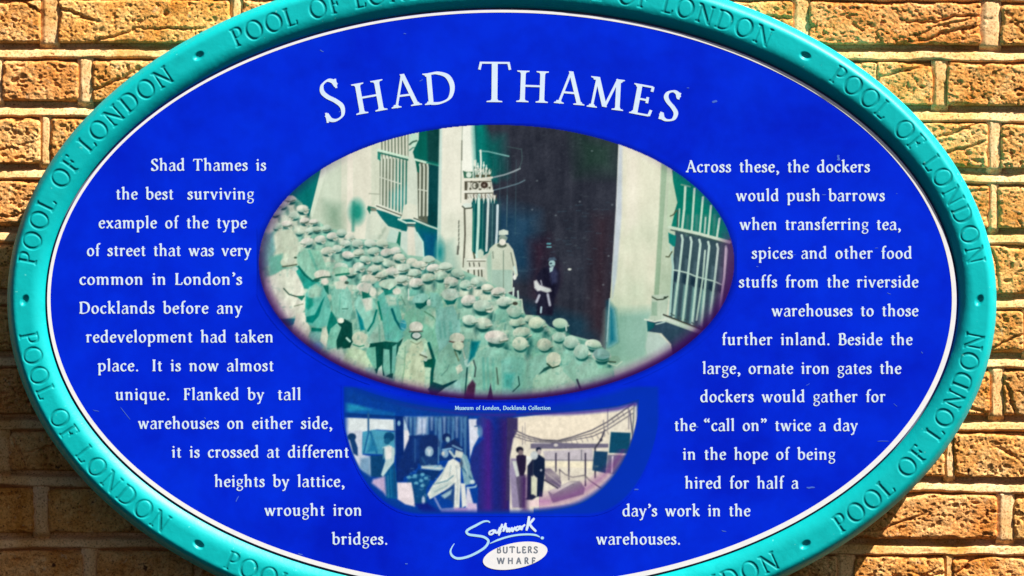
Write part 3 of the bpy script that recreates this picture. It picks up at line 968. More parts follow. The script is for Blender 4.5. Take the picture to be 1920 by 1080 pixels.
    # ---- ground bottom right
    P([(1128, 664), (1160, 668), (1230, 668), (1262, 672), (1280, 754), (1040, 754)], (160, 200, 182), soft=9)
    P([(1150, 690), (1240, 660), (1260, 680), (1160, 754), (1100, 754)], (196, 208, 200), soft=14)

    # ---------------------------------------------------------- the crowd
    P([(482, 440), (506, 398), (520, 380), (548, 366), (566, 380), (574, 396), (576, 408), (600, 416), (612, 428), (640, 432),
       (665, 448), (700, 450), (745, 456), (764, 478), (815, 484), (840, 500), (870, 508), (900, 520), (945, 545), (975, 562),
       (985, 590), (1010, 592), (1030, 612), (1070, 628), (1115, 640), (1140, 660), (1150, 680), (1120, 754), (482, 754)],
      (152, 198, 176), soft=2)
    n1 = Noise(21)
    tmp = Canvas(482, 231, 1382, 754, cv.s, (0, 0, 0))
    tmp.poly([(482, 440), (506, 398), (520, 380), (548, 366), (566, 380), (574, 396), (576, 408), (600, 416), (612, 428),
              (640, 440), (665, 452), (700, 456), (745, 462), (764, 484), (815, 490), (840, 506), (870, 514), (900, 526),
              (945, 550), (975, 566), (985, 594), (1010, 600), (1030, 616), (1070, 632), (1115, 644), (1130, 664),
              (1130, 690), (1110, 754), (482, 754)], (1, 1, 1), soft=3)
    m = tmp.c[..., 0]
    t = n1.fbm(cv.X / 16, cv.Y / 9, 4)
    mm = np.clip((t - .1) * 2.2, 0, 1) * m
    cv.c = cv.c * (1 - .40 * mm[..., None]) + np.array((30, 116, 104.)) * .40 * mm[..., None]
    mm = np.clip((-t - .1) * 2.2, 0, 1) * m
    cv.c = cv.c * (1 - .6 * mm[..., None]) + np.array((214, 222, 200.)) * .6 * mm[..., None]
    r = random.Random(4)
    capc = [(222, 222, 204), (208, 218, 198), (214, 224, 208), (226, 220, 208), (196, 214, 196)]
    coatc = [(200, 210, 190), (176, 204, 184), (134, 190, 170), (156, 198, 178), (204, 212, 192), (112, 178, 162)]
    # back of the crowd, up the left side: pale, sunlit
    P([(510, 400), (540, 385), (566, 398), (575, 415), (600, 425), (610, 470), (560, 500), (520, 470), (500, 440)], (208, 218, 198), soft=6)
    far = [(545, 373, 10), (567, 391, 11), (530, 384, 9), (516, 400, 8), (552, 404, 9), (571, 414, 9), (588, 416, 8), (538, 420, 10),
           (520, 424, 9), (560, 434, 9), (580, 432, 8), (594, 430, 8), (612, 428, 9), (532, 446, 11), (640, 436, 9), (600, 448, 10),
           (622, 442, 10), (576, 453, 11), (655, 444, 9), (648, 456, 9), (632, 466, 9), (613, 470, 10), (670, 456, 10), (694, 456, 10),
           (716, 456, 10), (740, 470, 10), (672, 474, 10), (700, 470, 10), (724, 473, 10), (652, 478, 11), (684, 486, 10), (748, 482, 11),
           (708, 486, 10), (773, 492, 11), (728, 494, 10), (672, 500, 11), (804, 487, 12), (700, 504, 11), (756, 503, 12), (786, 496, 11),
           (735, 509, 12), (812, 502, 12), (640, 500, 12), (836, 500, 12), (658, 510, 11), (778, 512, 13), (692, 524, 13), (716, 516, 11),
           (826, 517, 12), (752, 524, 12), (802, 520, 12), (858, 512, 11), (724, 532, 12), (780, 530, 12), (846, 528, 12),
           (897, 528, 13), (872, 533, 11), (914, 540, 11), (934, 547, 12)]
    for x, y, s in far:
        cap = capc[r.randrange(5)]
        fc = r.choice([None, (.55, .45), (-.5, .5), (.5, .5)])
        person(cv, x, y, s * 1.12, cap, coatc[r.randrange(6)], r.uniform(-.3, .22), fc, r, 1.9)
        if r.random() < .35:
            L([(x - .7 * s, y + .42 * s), (x, y + .50 * s), (x + .85 * s, y + .2 * s)], 1.9, (70, 96, 80), al=.85)
    # left edge men
    P([(504, 452), (520, 432), (548, 428), (560, 450), (556, 490), (520, 500), (500, 500)], (214, 220, 198), soft=5)
    P([(494, 440), (512, 436), (516, 470), (506, 500), (490, 500)], (120, 176, 172), soft=6)
    P([(556, 480), (572, 466), (600, 470), (612, 500), (604, 530), (580, 530), (560, 510)], (150, 204, 180), soft=4)
    L([(580, 470), (592, 500), (600, 515)], 4, (100, 180, 158), soft=4)
    P([(504, 482), (530, 476), (528, 512), (506, 516)], (116, 190, 170), soft=6)
    P([(555, 498), (566, 505), (585, 526), (600, 530), (590, 545), (570, 540), (556, 520)], (30, 152, 136), soft=2)
    L([(560, 500), (572, 516), (586, 527), (600, 523)], 4, (6, 104, 92))
    P([(496, 524), (516, 514), (532, 504), (552, 504), (566, 530), (572, 548), (566, 556), (576, 570), (566, 590), (536, 598), (508, 580),
       (494, 545)], (228, 230, 212), soft=3)
    P([(498, 540), (520, 560), (530, 596), (500, 570)], (232, 222, 214), soft=8)
    L([(532, 541), (542, 552), (556, 556), (570, 556)], 2.6, (62, 92, 78)); P([(556, 556), (572, 554), (566, 564)], (20, 116, 96))
    L([(552, 574), (568, 570)], 2.2, (150, 164, 140))
    P([(524, 598), (556, 597), (556, 606), (540, 612)], (20, 112, 128), soft=2); P([(556, 588), (574, 585), (582, 620), (570, 654), (545, 630)], (238, 232, 216), soft=2.5)
    E(541, 492, 15, 9, (224, 230, 206)); E(541, 489, 11, 5, (236, 240, 220), soft=4); L([(530, 500), (545, 498), (556, 496)], 3, (100, 116, 94))
    E(553, 504, 6, 4, (206, 226, 212)); E(554, 483, 3, 2, (60, 90, 72))
    # two men in teal coats
    P([(573, 552), (580, 538), (596, 530), (608, 540), (618, 566), (621, 596), (614, 610), (596, 616), (578, 608), (572, 590)], (104, 190, 174), soft=2)
    P([(576, 545), (592, 532), (604, 540), (600, 556), (580, 560)], (164, 206, 184), soft=6)
    P([(574, 556), (586, 560), (588, 572), (578, 582), (573, 576)], (20, 150, 130), soft=4)
    P([(609, 556), (598, 592), (586, 606), (574, 604), (574, 594), (590, 590), (602, 566)], (0, 124, 112), soft=2.5)
    P([(584, 614), (606, 616), (606, 622), (582, 634)], (0, 112, 96)); P([(582, 622), (604, 622), (610, 650), (590, 660), (580, 644)], (140, 196, 190), soft=4)
    E(604, 515, 15, 9, (222, 222, 204)); E(603, 512, 10, 5, (232, 230, 214), soft=4); L([(590, 524), (604, 520), (620, 519)], 3, (44, 96, 78))
    E(609, 528, 7, 6, (234, 228, 212)); P([(606, 536), (616, 535), (616, 552), (610, 546)], (6, 96, 80)); E(594, 526, 5, 3, (20, 100, 84))
    P([(621, 548), (630, 536), (648, 534), (658, 548), (661, 580), (656, 598), (640, 600), (624, 590)], (136, 200, 180), soft=2)
    L([(638, 552), (636, 585)], 2, (100, 176, 156), soft=3); L([(642, 579), (652, 579)], 2, (70, 130, 112))
    P([(626, 530), (642, 524), (652, 530), (648, 542), (630, 542)], (210, 218, 198), soft=3)
    E(640, 508, 15, 8, (156, 202, 176)); L([(630, 516), (644, 514), (654, 513)], 4, (34, 120, 96)); E(644, 522, 8, 5, (228, 224, 208)); E(650, 530, 4, 3, (60, 90, 76))
    P([(621, 582), (630, 596), (634, 606), (624, 630), (616, 640), (612, 616)], (4, 120, 104), soft=2)
    P([(634, 606), (646, 598), (660, 606), (662, 640), (656, 652), (632, 656), (630, 634)], (0, 68, 58), soft=2)
    E(639, 601, 6, 5, (240, 242, 224)); P([(620, 616), (632, 606), (640, 614), (630, 640), (630, 652), (612, 656), (616, 630)], (132, 200, 178), soft=2)
    P([(604, 616), (612, 614), (616, 630), (610, 650), (600, 640)], (238, 236, 216), soft=2.4); E(594, 650, 9, 8, (84, 150, 182), soft=8)
    # coats with long tails
    P([(664, 568), (672, 556), (696, 556), (706, 572), (712, 610), (716, 640), (694, 643), (684, 610), (670, 616)], (142, 202, 184), soft=2)
    P([(678, 560), (698, 558), (698, 580), (686, 584)], (214, 218, 202), soft=5)
    P([(668, 580), (680, 600), (684, 618), (676, 620)], (0, 124, 128), soft=3); L([(706, 582), (700, 604), (690, 620)], 4, (4, 112, 100), soft=2)
    P([(708, 556), (720, 546), (744, 556), (752, 590), (760, 628), (746, 642), (722, 638), (716, 600)], (104, 186, 172), soft=2)
    P([(722, 552), (744, 556), (744, 572), (726, 574)], (182, 208, 190), soft=6); L([(709, 566), (716, 600)], 4, (10, 124, 104), soft=2)
    L([(735, 580), (742, 600), (752, 616)], 5, (0, 92, 92), soft=2); L([(726, 570), (728, 636)], 2.4, (80, 168, 154), soft=3)
    P([(700, 620), (716, 600), (722, 638), (718, 643), (694, 644), (688, 640)], (168, 204, 188), soft=2.4); L([(711, 610), (712, 640)], 3, (120, 176, 160), soft=3)
    P([(694, 644), (722, 640), (746, 642), (756, 634), (742, 670), (736, 710), (704, 700), (690, 660)], (0, 72, 62), soft=2)
    P([(690, 652), (704, 650), (706, 690), (690, 700), (684, 670)], (120, 190, 168), soft=2); P([(719, 654), (730, 656), (732, 700), (722, 706), (718, 690)], (124, 190, 174), soft=2)
    P([(736, 650), (744, 645), (740, 700), (734, 700)], (110, 184, 168), soft=2); P([(710, 690), (716, 684), (718, 706), (706, 704)], (200, 220, 206))
    E(684, 538, 15, 9, (214, 218, 204)); P([(678, 546), (690, 550), (694, 544), (700, 556), (680, 560)], (8, 110, 92), soft=2); E(699, 548, 7, 9, (222, 222, 206), soft=3)
    E(730, 532, 15, 9, (198, 220, 200), -.2); P([(718, 542), (730, 544), (742, 536), (740, 548), (722, 554)], (20, 128, 112), soft=2); E(744, 546, 8, 6, (230, 228, 212), soft=2)
    L([(758, 545), (766, 590)], 8, (150, 196, 176), soft=5); L([(752, 556), (760, 572)], 2, (90, 140, 120)); L([(766, 542), (766, 562)], 2.4, (214, 222, 210))
    # broad back in the middle
    P([(756, 600), (760, 586), (776, 578), (800, 582), (816, 596), (824, 630), (820, 690), (756, 680)], (134, 194, 170), soft=2.4)
    L([(796, 584), (812, 594), (820, 606)], 2, (70, 120, 92)); P([(798, 590), (816, 600), (812, 616), (796, 606)], (176, 208, 184), soft=5)
    E(788, 560, 16, 9, (144, 198, 186), -.35); P([(778, 568), (794, 568), (808, 556), (800, 572), (788, 580), (780, 576)], (0, 84, 76), soft=2)
    E(804, 567, 4, 6, (222, 232, 222)); P([(806, 548), (822, 550), (832, 572), (828, 580), (808, 574)], (140, 196, 184), soft=3)
    P([(818, 580), (850, 572), (862, 600), (866, 640), (846, 640), (824, 660), (816, 620)], (142, 194, 186), soft=3)
    for x in (824, 832, 844):
        L([(x, 604), (x + 3, 632)], 3, (84, 164, 156), soft=5, al=.6)
    E(845, 552, 17, 11, (206, 214, 202)); E(843, 548, 11, 6, (214, 220, 210), soft=4); P([(832, 562), (848, 564), (858, 558), (852, 570), (838, 572)], (0, 104, 96), soft=2)
    E(756, 610, 6, 10, (50, 152, 166), soft=3); L([(752, 604), (760, 606)], 1.6, (150, 210, 214)); L([(753, 615), (760, 618)], 1.6, (150, 210, 214))
    mids = [(878, 563, 14, None), (904, 573, 18, (.7, .3)), (945, 565, 14, None), (965, 583, 14, None), (992, 597, 10, None), (970, 603, 14, None),
            (1019, 618, 9, None), (1007, 607, 16, None), (1051, 608, 14, None), (905, 606, 16, None), (880, 600, 14, None), (978, 625, 17, None),
            (930, 632, 20, None), (1048, 632, 12, None), (1071, 642, 14, None), (975, 645, 15, None), (1022, 646, 14, None), (1112, 646, 14, None),
            (1091, 661, 15, None), (1128, 667, 16, None)]
    for x, y, s, fc in mids:
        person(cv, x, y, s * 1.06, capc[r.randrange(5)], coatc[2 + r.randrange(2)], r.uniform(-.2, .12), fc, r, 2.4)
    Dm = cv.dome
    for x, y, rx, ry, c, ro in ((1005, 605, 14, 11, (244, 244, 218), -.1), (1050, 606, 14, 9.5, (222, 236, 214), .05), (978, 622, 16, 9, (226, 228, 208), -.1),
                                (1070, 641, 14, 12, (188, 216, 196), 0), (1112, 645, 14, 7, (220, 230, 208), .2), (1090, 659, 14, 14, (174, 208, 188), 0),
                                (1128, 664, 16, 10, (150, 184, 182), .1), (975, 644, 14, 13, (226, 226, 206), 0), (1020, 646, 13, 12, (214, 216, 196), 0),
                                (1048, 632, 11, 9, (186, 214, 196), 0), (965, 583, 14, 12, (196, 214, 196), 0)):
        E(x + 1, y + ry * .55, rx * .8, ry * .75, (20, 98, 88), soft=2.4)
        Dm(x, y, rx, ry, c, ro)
    E(966, 569, 5, 3.4, (60, 64, 52)); L([(960, 562), (978, 562), (980, 584)], 3, (218, 226, 208)); L([(1061, 610), (1062, 620)], 2.6, (214, 226, 216))
    # front row
    P([(896, 690), (912, 662), (938, 652), (978, 664), (996, 690), (1000, 754), (880, 754)], (142, 196, 178), soft=2.4)
    P([(936, 676), (962, 668), (984, 676), (976, 754), (940, 754)], (128, 190, 176), soft=8); P([(945, 700), (965, 700), (960, 730), (945, 725)], (70, 164, 152), soft=8)
    L([(932, 680), (936, 712), (938, 740)], 4, (60, 90, 76), soft=3, al=.8); L([(972, 706), (974, 722), (962, 734)], 2.6, (30, 86, 76))
    P([(986, 680), (1004, 668), (1024, 664), (1030, 690), (1004, 704), (1000, 754), (986, 754)], (148, 196, 180), soft=2)
    P([(1010, 702), (1020, 690), (1034, 684), (1048, 686), (1030, 692)], (20, 74, 66), soft=2)
    P([(1000, 710), (1030, 692), (1056, 690), (1080, 716), (1076, 754), (996, 754)], (172, 206, 184), soft=2.4)
    E(1038, 674, 14, 14, (210, 216, 192)); E(1037, 670, 9, 8, (222, 222, 200), soft=5); L([(1026, 682), (1036, 690), (1048, 686)], 3, (40, 80, 62))
    P([(1050, 662), (1066, 664), (1084, 684), (1096, 712), (1080, 720), (1056, 696)], (142, 194, 172), soft=3)
    P([(1080, 690), (1104, 672), (1116, 676), (1122, 690), (1150, 690), (1140, 754), (1084, 754)], (156, 200, 180), soft=3)
    L([(1082, 712), (1088, 728)], 4, (40, 62, 70), soft=2); E(1153, 674, 10, 7, (152, 186, 166)); L([(1140, 681), (1156, 686), (1166, 678)], 2.6, (210, 226, 206)); L([(1142, 678), (1154, 679)], 3, (60, 90, 70))
    # man in the long pale coat
    P([(742, 690), (748, 650), (764, 636), (796, 634), (808, 650), (814, 690), (808, 754), (736, 754)], (190, 218, 190), soft=2)
    P([(757, 676), (772, 644), (792, 640), (798, 672), (794, 754), (748, 754)], (210, 220, 188), soft=3)
    L([(760, 650), (758, 690), (752, 730)], 2.4, (140, 180, 152), soft=3); L([(770, 640), (782, 646), (790, 640)], 2, (150, 168, 138))
    L([(804, 644), (814, 676), (810, 700), (808, 740)], 6, (0, 84, 76), soft=2); P([(794, 676), (812, 672), (812, 690), (796, 688)], (0, 86, 70), soft=2)
    P([(788, 662), (796, 656), (802, 668), (798, 676)], (206, 222, 204)); L([(788, 665), (800, 670)], 3, (96, 110, 88)); E(798, 675, 3.4, 2.6, (226, 236, 222))
    E(780, 629, 10, 8, (20, 84, 74)); E(781, 629, 8, 5.6, (224, 230, 226)); L([(772, 632), (781, 638), (790, 631)], 1.8, (40, 70, 60))
    E(780, 613, 13, 10, (230, 222, 210)); L([(768, 622), (781, 622), (792, 621)], 3, (84, 100, 88)); E(780, 610, 9, 6, (238, 228, 218), soft=4)
    # man with hand at his chest
    P([(814, 700), (822, 662), (846, 640), (862, 660), (868, 690), (866, 720), (820, 730)], (150, 198, 180), soft=2)
    P([(864, 650), (876, 640), (880, 690), (872, 740), (858, 740), (862, 690)], (130, 182, 168), soft=3)
    L([(852, 656), (860, 676)], 3, (100, 130, 100)); L([(866, 650), (872, 672)], 3, (190, 206, 190)); P([(856, 656), (866, 658), (862, 666)], (20, 90, 78))
    P([(854, 688), (864, 682), (868, 694), (858, 702)], (226, 224, 206), soft=2); E(876, 680, 6, 7, (190, 222, 212)); L([(828, 704), (838, 694), (842, 684)], 2, (90, 140, 124))
    P([(812, 716), (830, 722), (850, 714), (858, 712), (850, 720), (834, 728), (812, 744), (802, 730)], (4, 66, 70), soft=2)
    P([(834, 728), (862, 712), (868, 754), (812, 754)], (150, 196, 192), soft=2.4); L([(876, 690), (872, 740)], 3, (10, 66, 62), soft=2)
    E(857, 634, 14, 10, (226, 220, 204)); L([(843, 640), (856, 643), (868, 641)], 2.8, (96, 86, 76)); E(859, 648, 11, 8, (228, 226, 204)); L([(852, 656), (864, 662)], 2.6, (30, 96, 84))
    P([(884, 640), (900, 640), (890, 668), (878, 680)], (0, 116, 124), soft=5)
    # back with the creased sleeves
    P([(886, 700), (892, 662), (908, 654), (928, 650), (940, 656), (940, 754), (884, 754)], (138, 192, 172), soft=2)
    for x, a in ((906, .8), (914, .6), (924, .5)):
        L([(x, 672), (x + 2, 730)], 4, (84, 164, 150), soft=4, al=a)
    L([(888, 676), (892, 690), (890, 706)], 3.4, (60, 90, 84), soft=2); P([(876, 724), (886, 712), (892, 720), (888, 754), (868, 754)], (66, 40, 66), soft=4)
    P([(912, 754), (920, 718), (926, 754)], (50, 50, 70), soft=2); L([(931, 690), (934, 720)], 3, (70, 100, 84), soft=2)
    # boy's pale head and back lower left
    P([(628, 690), (640, 662), (664, 650), (684, 658), (700, 690), (704, 740), (620, 720)], (200, 222, 188), soft=3)
    P([(618, 662), (640, 652), (650, 660), (630, 700), (600, 690)], (206, 216, 204), soft=6)
    E(674, 634, 14, 12, (206, 214, 190)); L([(662, 646), (674, 650), (682, 648)], 2.4, (60, 140, 112)); L([(650, 634), (656, 640)], 4, (190, 226, 210))
    P([(684, 690), (700, 688), (706, 704), (690, 712)], (150, 196, 180), soft=4)
    # ---- cloth folds, deeper shade between the men
    n2 = Noise(61)
    f1 = n2.fbm(cv.X / 8 + cv.Y / 40, cv.Y / 15, 3)
    f2 = n2.fbm(cv.X / 2.6 + 40, cv.Y / 3.2, 2)
    k = (1 + (.085 * f1 + .03 * f2) * m)[..., None]
    cv.c = cv.c * k
    gap = np.clip(n2.fbm(cv.X / 7 + 9, cv.Y / 6 + 4, 2) - .5, 0, .8) / .8 * m * np.clip((cv.Y - 430) / 80, 0, 1)
    cv.c = cv.c * (1 - .28 * gap[..., None]) + np.array((30, 120, 108.)) * .28 * gap[..., None]
    n3 = Noise(62)
    streak = n3.fbm(cv.X / 9, cv.Y / 60, 3)[..., None] * 5
    cv.c += streak
    # slow change of tone over the masonry, cooler and deeper towards the street
    n4 = Noise(90)
    t = (.5 + .5 * n4.fbm(cv.X / 60, cv.Y / 110, 3))[..., None] * np.clip((cv.Y[..., None] - 300) / 300, .15, 1)
    lum = (cv.c.mean(-1, keepdims=True) > 150)
    cv.c = cv.c * (1 - .20 * t * lum * np.array((1.0, .55, .75)))
    # ---- grain and paper tone
    cv.grain(31, 1.5, 3.5)
    cv.grain(3, 3.0, 4.0)
    cv.grain(8, 26.0, 5.0)
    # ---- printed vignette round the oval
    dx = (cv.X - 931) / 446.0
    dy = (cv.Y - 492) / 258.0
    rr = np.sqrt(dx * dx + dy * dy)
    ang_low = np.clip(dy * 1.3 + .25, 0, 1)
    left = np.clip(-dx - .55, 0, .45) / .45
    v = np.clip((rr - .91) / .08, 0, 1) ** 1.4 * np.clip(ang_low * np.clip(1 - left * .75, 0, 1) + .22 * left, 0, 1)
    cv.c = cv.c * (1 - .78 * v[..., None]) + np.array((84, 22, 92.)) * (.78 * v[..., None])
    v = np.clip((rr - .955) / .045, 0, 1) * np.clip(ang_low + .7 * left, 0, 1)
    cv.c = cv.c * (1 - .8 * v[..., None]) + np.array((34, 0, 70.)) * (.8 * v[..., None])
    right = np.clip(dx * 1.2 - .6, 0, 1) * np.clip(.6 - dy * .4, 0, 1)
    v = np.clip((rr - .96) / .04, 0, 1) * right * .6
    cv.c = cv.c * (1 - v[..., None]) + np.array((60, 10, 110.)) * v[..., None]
    b = cv.c
    p = np.pad(b, ((1, 1), (1, 1), (0, 0)), mode='edge')
    b = .40 * b + .15 * (p[:-2, 1:-1] + p[2:, 1:-1] + p[1:-1, :-2] + p[1:-1, 2:])
    cv.c = b
    al = np.clip((1.0 - rr) * 300 + .5, 0, 1)
    # painted shadow: soft dark line just outside the oval
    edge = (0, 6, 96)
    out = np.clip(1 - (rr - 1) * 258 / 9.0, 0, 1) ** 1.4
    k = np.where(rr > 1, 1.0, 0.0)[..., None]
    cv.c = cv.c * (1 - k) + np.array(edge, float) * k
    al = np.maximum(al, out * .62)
    return cv, al


def paint_lower():
    cv = Canvas(626, 716, 1250, 986, 0.8, (4, 60, 150))
    P, L, E = cv.poly, cv.line, cv.ell

    def A(x, y):            # left zoom coordinates -> photo pixels
        return (630 + x / 4.32, 730 + y / 4.32)

    def B(x, y):
        return (930 + x / 4.32, 730 + y / 4.32)

    def PA(pts, col, **k): P([A(*p) for p in pts], col, **k)
    def PB(pts, col, **k): P([B(*p) for p in pts], col, **k)
    def LA(pts, w, col, **k): L([A(*p) for p in pts], w, col, **k)
    def LB(pts, w, col, **k): L([B(*p) for p in pts], w, col, **k)
    def EA(x, y, rx, ry, col, **k): E(*A(x, y), rx, ry, col, **k)
    def EB(x, y, rx, ry, col, **k): E(*B(x, y), rx, ry, col, **k)
    navy = (8, 44, 118)
    P([(626, 716), (640, 716), (700, 752), (830, 776), (1100, 760), (1220, 720), (1250, 716), (1250, 986), (626, 986)], (4, 62, 156))
    # ---- left picture: quayside loading
    PA([(55, 100), (330, 160), (480, 190), (480, 220), (55, 205)], (12, 92, 170), soft=5)
    PA([(60, 110), (180, 130), (280, 165), (60, 180)], (30, 140, 186), soft=6)
    PA([(55, 188), (480, 215), (480, 235), (55, 220)], (6, 56, 130), soft=2)
    PA([(60, 228), (480, 245), (480, 335), (330, 325), (220, 345), (200, 400), (120, 400), (80, 350)], (220, 232, 232), soft=2)
    PA([(80, 340), (215, 330), (215, 530), (290, 545), (290, 700), (190, 640), (120, 500)], (206, 214, 226), soft=3)
    PA([(215, 345), (300, 328), (400, 335), (480, 350), (480, 530), (210, 520)], (70, 156, 186), soft=2)
    LA([(265, 345), (225, 515)], 3, (24, 98, 150)); LA([(280, 345), (330, 515)], 3, (20, 96, 150)); LA([(262, 200), (262, 335)], 3.4, (40, 92, 140))
    PA([(290, 360), (345, 500), (250, 515)], (30, 116, 160), soft=4, al=.7)
    PA([(275, 538), (395, 535), (395, 715), (280, 705)], (8, 66, 116))
    PA([(200, 560), (275, 545), (280, 705), (190, 640)], (120, 160, 190), soft=6)
    EA(128, 385, 8, 7, (14, 54, 100)); PA([(110, 410), (150, 400), (176, 470), (176, 540), (140, 520)], (16, 60, 116), soft=2)
    # man with white shirt and dark trousers
    PA([(390, 560), (470, 590), (495, 700), (495, 890), (405, 880)], (6, 84, 140)); LA([(440, 640), (450, 870)], 2.4, (24, 110, 160))
    PA([(375, 470), (430, 450), (480, 480), (470, 590), (430, 640), (380, 710), (365, 690), (400, 580)], (186, 214, 214), soft=1.6)
    PA([(400, 470), (450, 460), (450, 560), (405, 570)], (228, 230, 226), soft=2); LA([(385, 480), (385, 560)], 3, (60, 120, 150))
    EA(430, 385, 10, 9, (6, 70, 116)); EA(415, 420, 6, 6, (20, 90, 130))
    # post
    PA([(480, 215), (548, 220), (548, 745), (490, 745)], (4, 40, 112)); EA(510, 275, 3, 5, (130, 180, 210)); LA([(470, 240), (480, 520)], 2, (60, 110, 160))
    PA([(548, 225), (600, 225), (600, 600), (552, 600)], (190, 216, 226), soft=3); PA([(550, 330), (592, 330), (590, 560), (552, 560)], (228, 228, 232))
    # hanging cloth
    PA([(548, 225), (1075, 215), (1075, 560), (600, 600), (600, 375)], (10, 50, 118))
    for i, x in enumerate(range(560, 1060, 34)):
        h = 330 + 70 * ((i * 7) % 3) + (60 if x > 830 else 0)
        PA([(x, 222), (x + 22, 222), (x + 16, h), (x + 6, h)], (104, 162, 200) if i % 3 else (164, 196, 226), soft=5, al=.8)
    PA([(660, 230), (740, 225), (730, 360), (650, 370)], (186, 206, 230), soft=6)
    PA([(590, 375), (820, 372), (820, 600), (600, 600)], (12, 46, 108), soft=2)
    # crane and seated man in the middle
    PA([(600, 380), (690, 385), (660, 640), (500, 745), (500, 620)], (12, 44, 112), soft=3)
    EA(760, 440, 19, 17, (16, 44, 104), soft=2); EA(755, 505, 8, 10, (150, 184, 206), soft=2); PA([(735, 480), (770, 490), (755, 545)], (196, 214, 222), soft=1.5)
    PA([(680, 540), (740, 540), (820, 560), (820, 620), (680, 620)], (22, 58, 116), soft=3)
    PA([(690, 618), (850, 612), (880, 640), (840, 660), (690, 642)], (150, 186, 200), soft=2); LA([(700, 632), (850, 640)], 2, (220, 226, 220))
    LA([(830, 470), (830, 600)], 2, (96, 150, 186)); PA([(665, 650), (850, 660), (790, 740), (700, 720), (640, 700)], (8, 50, 110), soft=2)
    PA([(600, 690), (740, 690), (760, 760), (730, 800), (740, 930), (640, 940), (610, 830), (570, 760)], (10, 72, 128), soft=3)
    for x, y in ((590, 712), (640, 700), (700, 690), (650, 760), (700, 780), (690, 740), (730, 720)):
        EA(x, y, 4, 3, (96, 170, 200), soft=2)
    LA([(575, 712), (650, 716)], 2, (80, 150, 190)); EA(708, 900, 3, 8, (190, 206, 226), soft=2)
    rr_ = random.Random(9)
    for _ in range(46):
        x, y = rr_.uniform(560, 860), rr_.uniform(600, 900)
        LA([(x, y), (x + rr_.uniform(-26, 26), y + rr_.uniform(-20, 20))], rr_.uniform(.9, 2.0), rr_.choice([(70, 140, 180), (10, 36, 90), (120, 170, 196)]),
           soft=1.8, al=rr_.uniform(.3, .8))
    for _ in range(16):
        x = rr_.uniform(600, 1060)
        LA([(x, 240), (x + rr_.uniform(-10, 10), rr_.uniform(300, 470))], rr_.uniform(1, 2.4), rr_.choice([(14, 46, 110), (140, 190, 216)]), soft=3, al=.5)
    # stooping man in white
    PA([(780, 780), (870, 660), (910, 580), (950, 560), (1010, 600), (1010, 760), (1000, 960), (950, 970), (960, 790), (900, 810), (760, 890), (740, 850)],
       (226, 232, 222), soft=1.8)
    PA([(770, 800), (920, 740), (950, 760), (770, 880)], (196, 212, 206), soft=3); LA([(790, 770), (900, 740), (950, 700)], 2.6, (120, 160, 170))
    PA([(960, 760), (955, 960), (935, 900), (850, 880), (900, 810)], (30, 70, 130), soft=3); PA([(850, 860), (940, 810), (930, 850), (880, 885)], (150, 186, 200), soft=3)
    PA([(1000, 500), (1060, 540), (1090, 620), (1110, 720), (1120, 760), (1040, 780), (1015, 620)], (126, 170, 184), soft=2)
    PA([(970, 490), (1030, 510), (1020, 560), (960, 545)], (206, 216, 206), soft=2); LA([(1010, 620), (1100, 730)], 3, (60, 110, 140))
    PA([(1010, 760), (1045, 765), (1060, 940), (1020, 960)], (224, 230, 224), soft=1.6); PA([(1060, 790), (1075, 790), (1110, 920), (1140, 970), (1050, 960)], (214, 214, 226), soft=2)
    LA([(1060, 800), (1130, 790), (1165, 725)], 3, (160, 196, 216)); EA(1105, 750, 5, 4, (200, 220, 220), soft=2)
    PA([(860, 495), (900, 440), (960, 400), (1000, 440), (1025, 490), (1000, 500), (940, 470)], (20, 44, 98)); LA([(945, 455), (1020, 490)], 3, (120, 166, 200)); LA([(865, 490), (930, 480)], 3.4, (120, 172, 206))
    EA(885, 520, 6, 8, (130, 170, 200), soft=2); LA([(920, 500), (960, 550)], 4, (190, 210, 206)); EA(895, 390, 8, 8, (14, 40, 96)); EA(905, 405, 4, 5, (150, 190, 206), soft=2)
    PA([(1015, 560), (1030, 600), (1020, 640), (1000, 600)], (70, 90, 120), soft=3)
    LA([(880, 640), (850, 720), (800, 770)], 2.2, (170, 190, 190), soft=2.4); LA([(930, 620), (920, 700)], 2, (150, 176, 180), soft=2.4, al=.8)
    LA([(975, 620), (985, 760), (980, 920)], 2.4, (186, 200, 200), soft=2.6); LA([(1030, 560), (1070, 700)], 2.4, (170, 204, 206), soft=2.4)
    LA([(800, 830), (900, 780)], 2, (140, 170, 176), soft=2.2); EA(868, 520, 3, 4, (206, 214, 206), soft=2); LA([(700, 560), (720, 600)], 3, (40, 90, 140), soft=2.6)
    LA([(420, 700), (425, 870)], 2, (60, 140, 176), soft=2.6, al=.8); LA([(470, 620), (480, 860)], 2, (20, 60, 110), soft=2.6, al=.8)
    PA([(620, 390), (680, 390), (670, 560), (620, 580)], (22, 62, 130), soft=6, al=.7); LA([(640, 400), (640, 590)], 1.6, (70, 120, 170), soft=2, al=.6)
    PA([(1100, 600), (1140, 560), (1180, 700), (1140, 760)], (16, 34, 100), soft=8, al=.8)
    # ground
    PA([(495, 755), (610, 755), (625, 830), (640, 950), (560, 930), (500, 890)], (232, 222, 226), soft=2.5)
    PA([(300, 730), (395, 705), (405, 860), (380, 830), (290, 760)], (190, 172, 206), soft=5)
    PA([(850, 970), (960, 960), (1140, 960), (1140, 1000), (850, 995)], (196, 160, 206), soft=4); PA([(1070, 920), (1140, 925), (1145, 1000), (1060, 990)], (210, 190, 220), soft=3)
    LA([(800, 880), (850, 975), (950, 970)], 4, (120, 140, 196)); PA([(640, 930), (740, 920), (850, 1000), (700, 1000)], (10, 30, 130), soft=6)
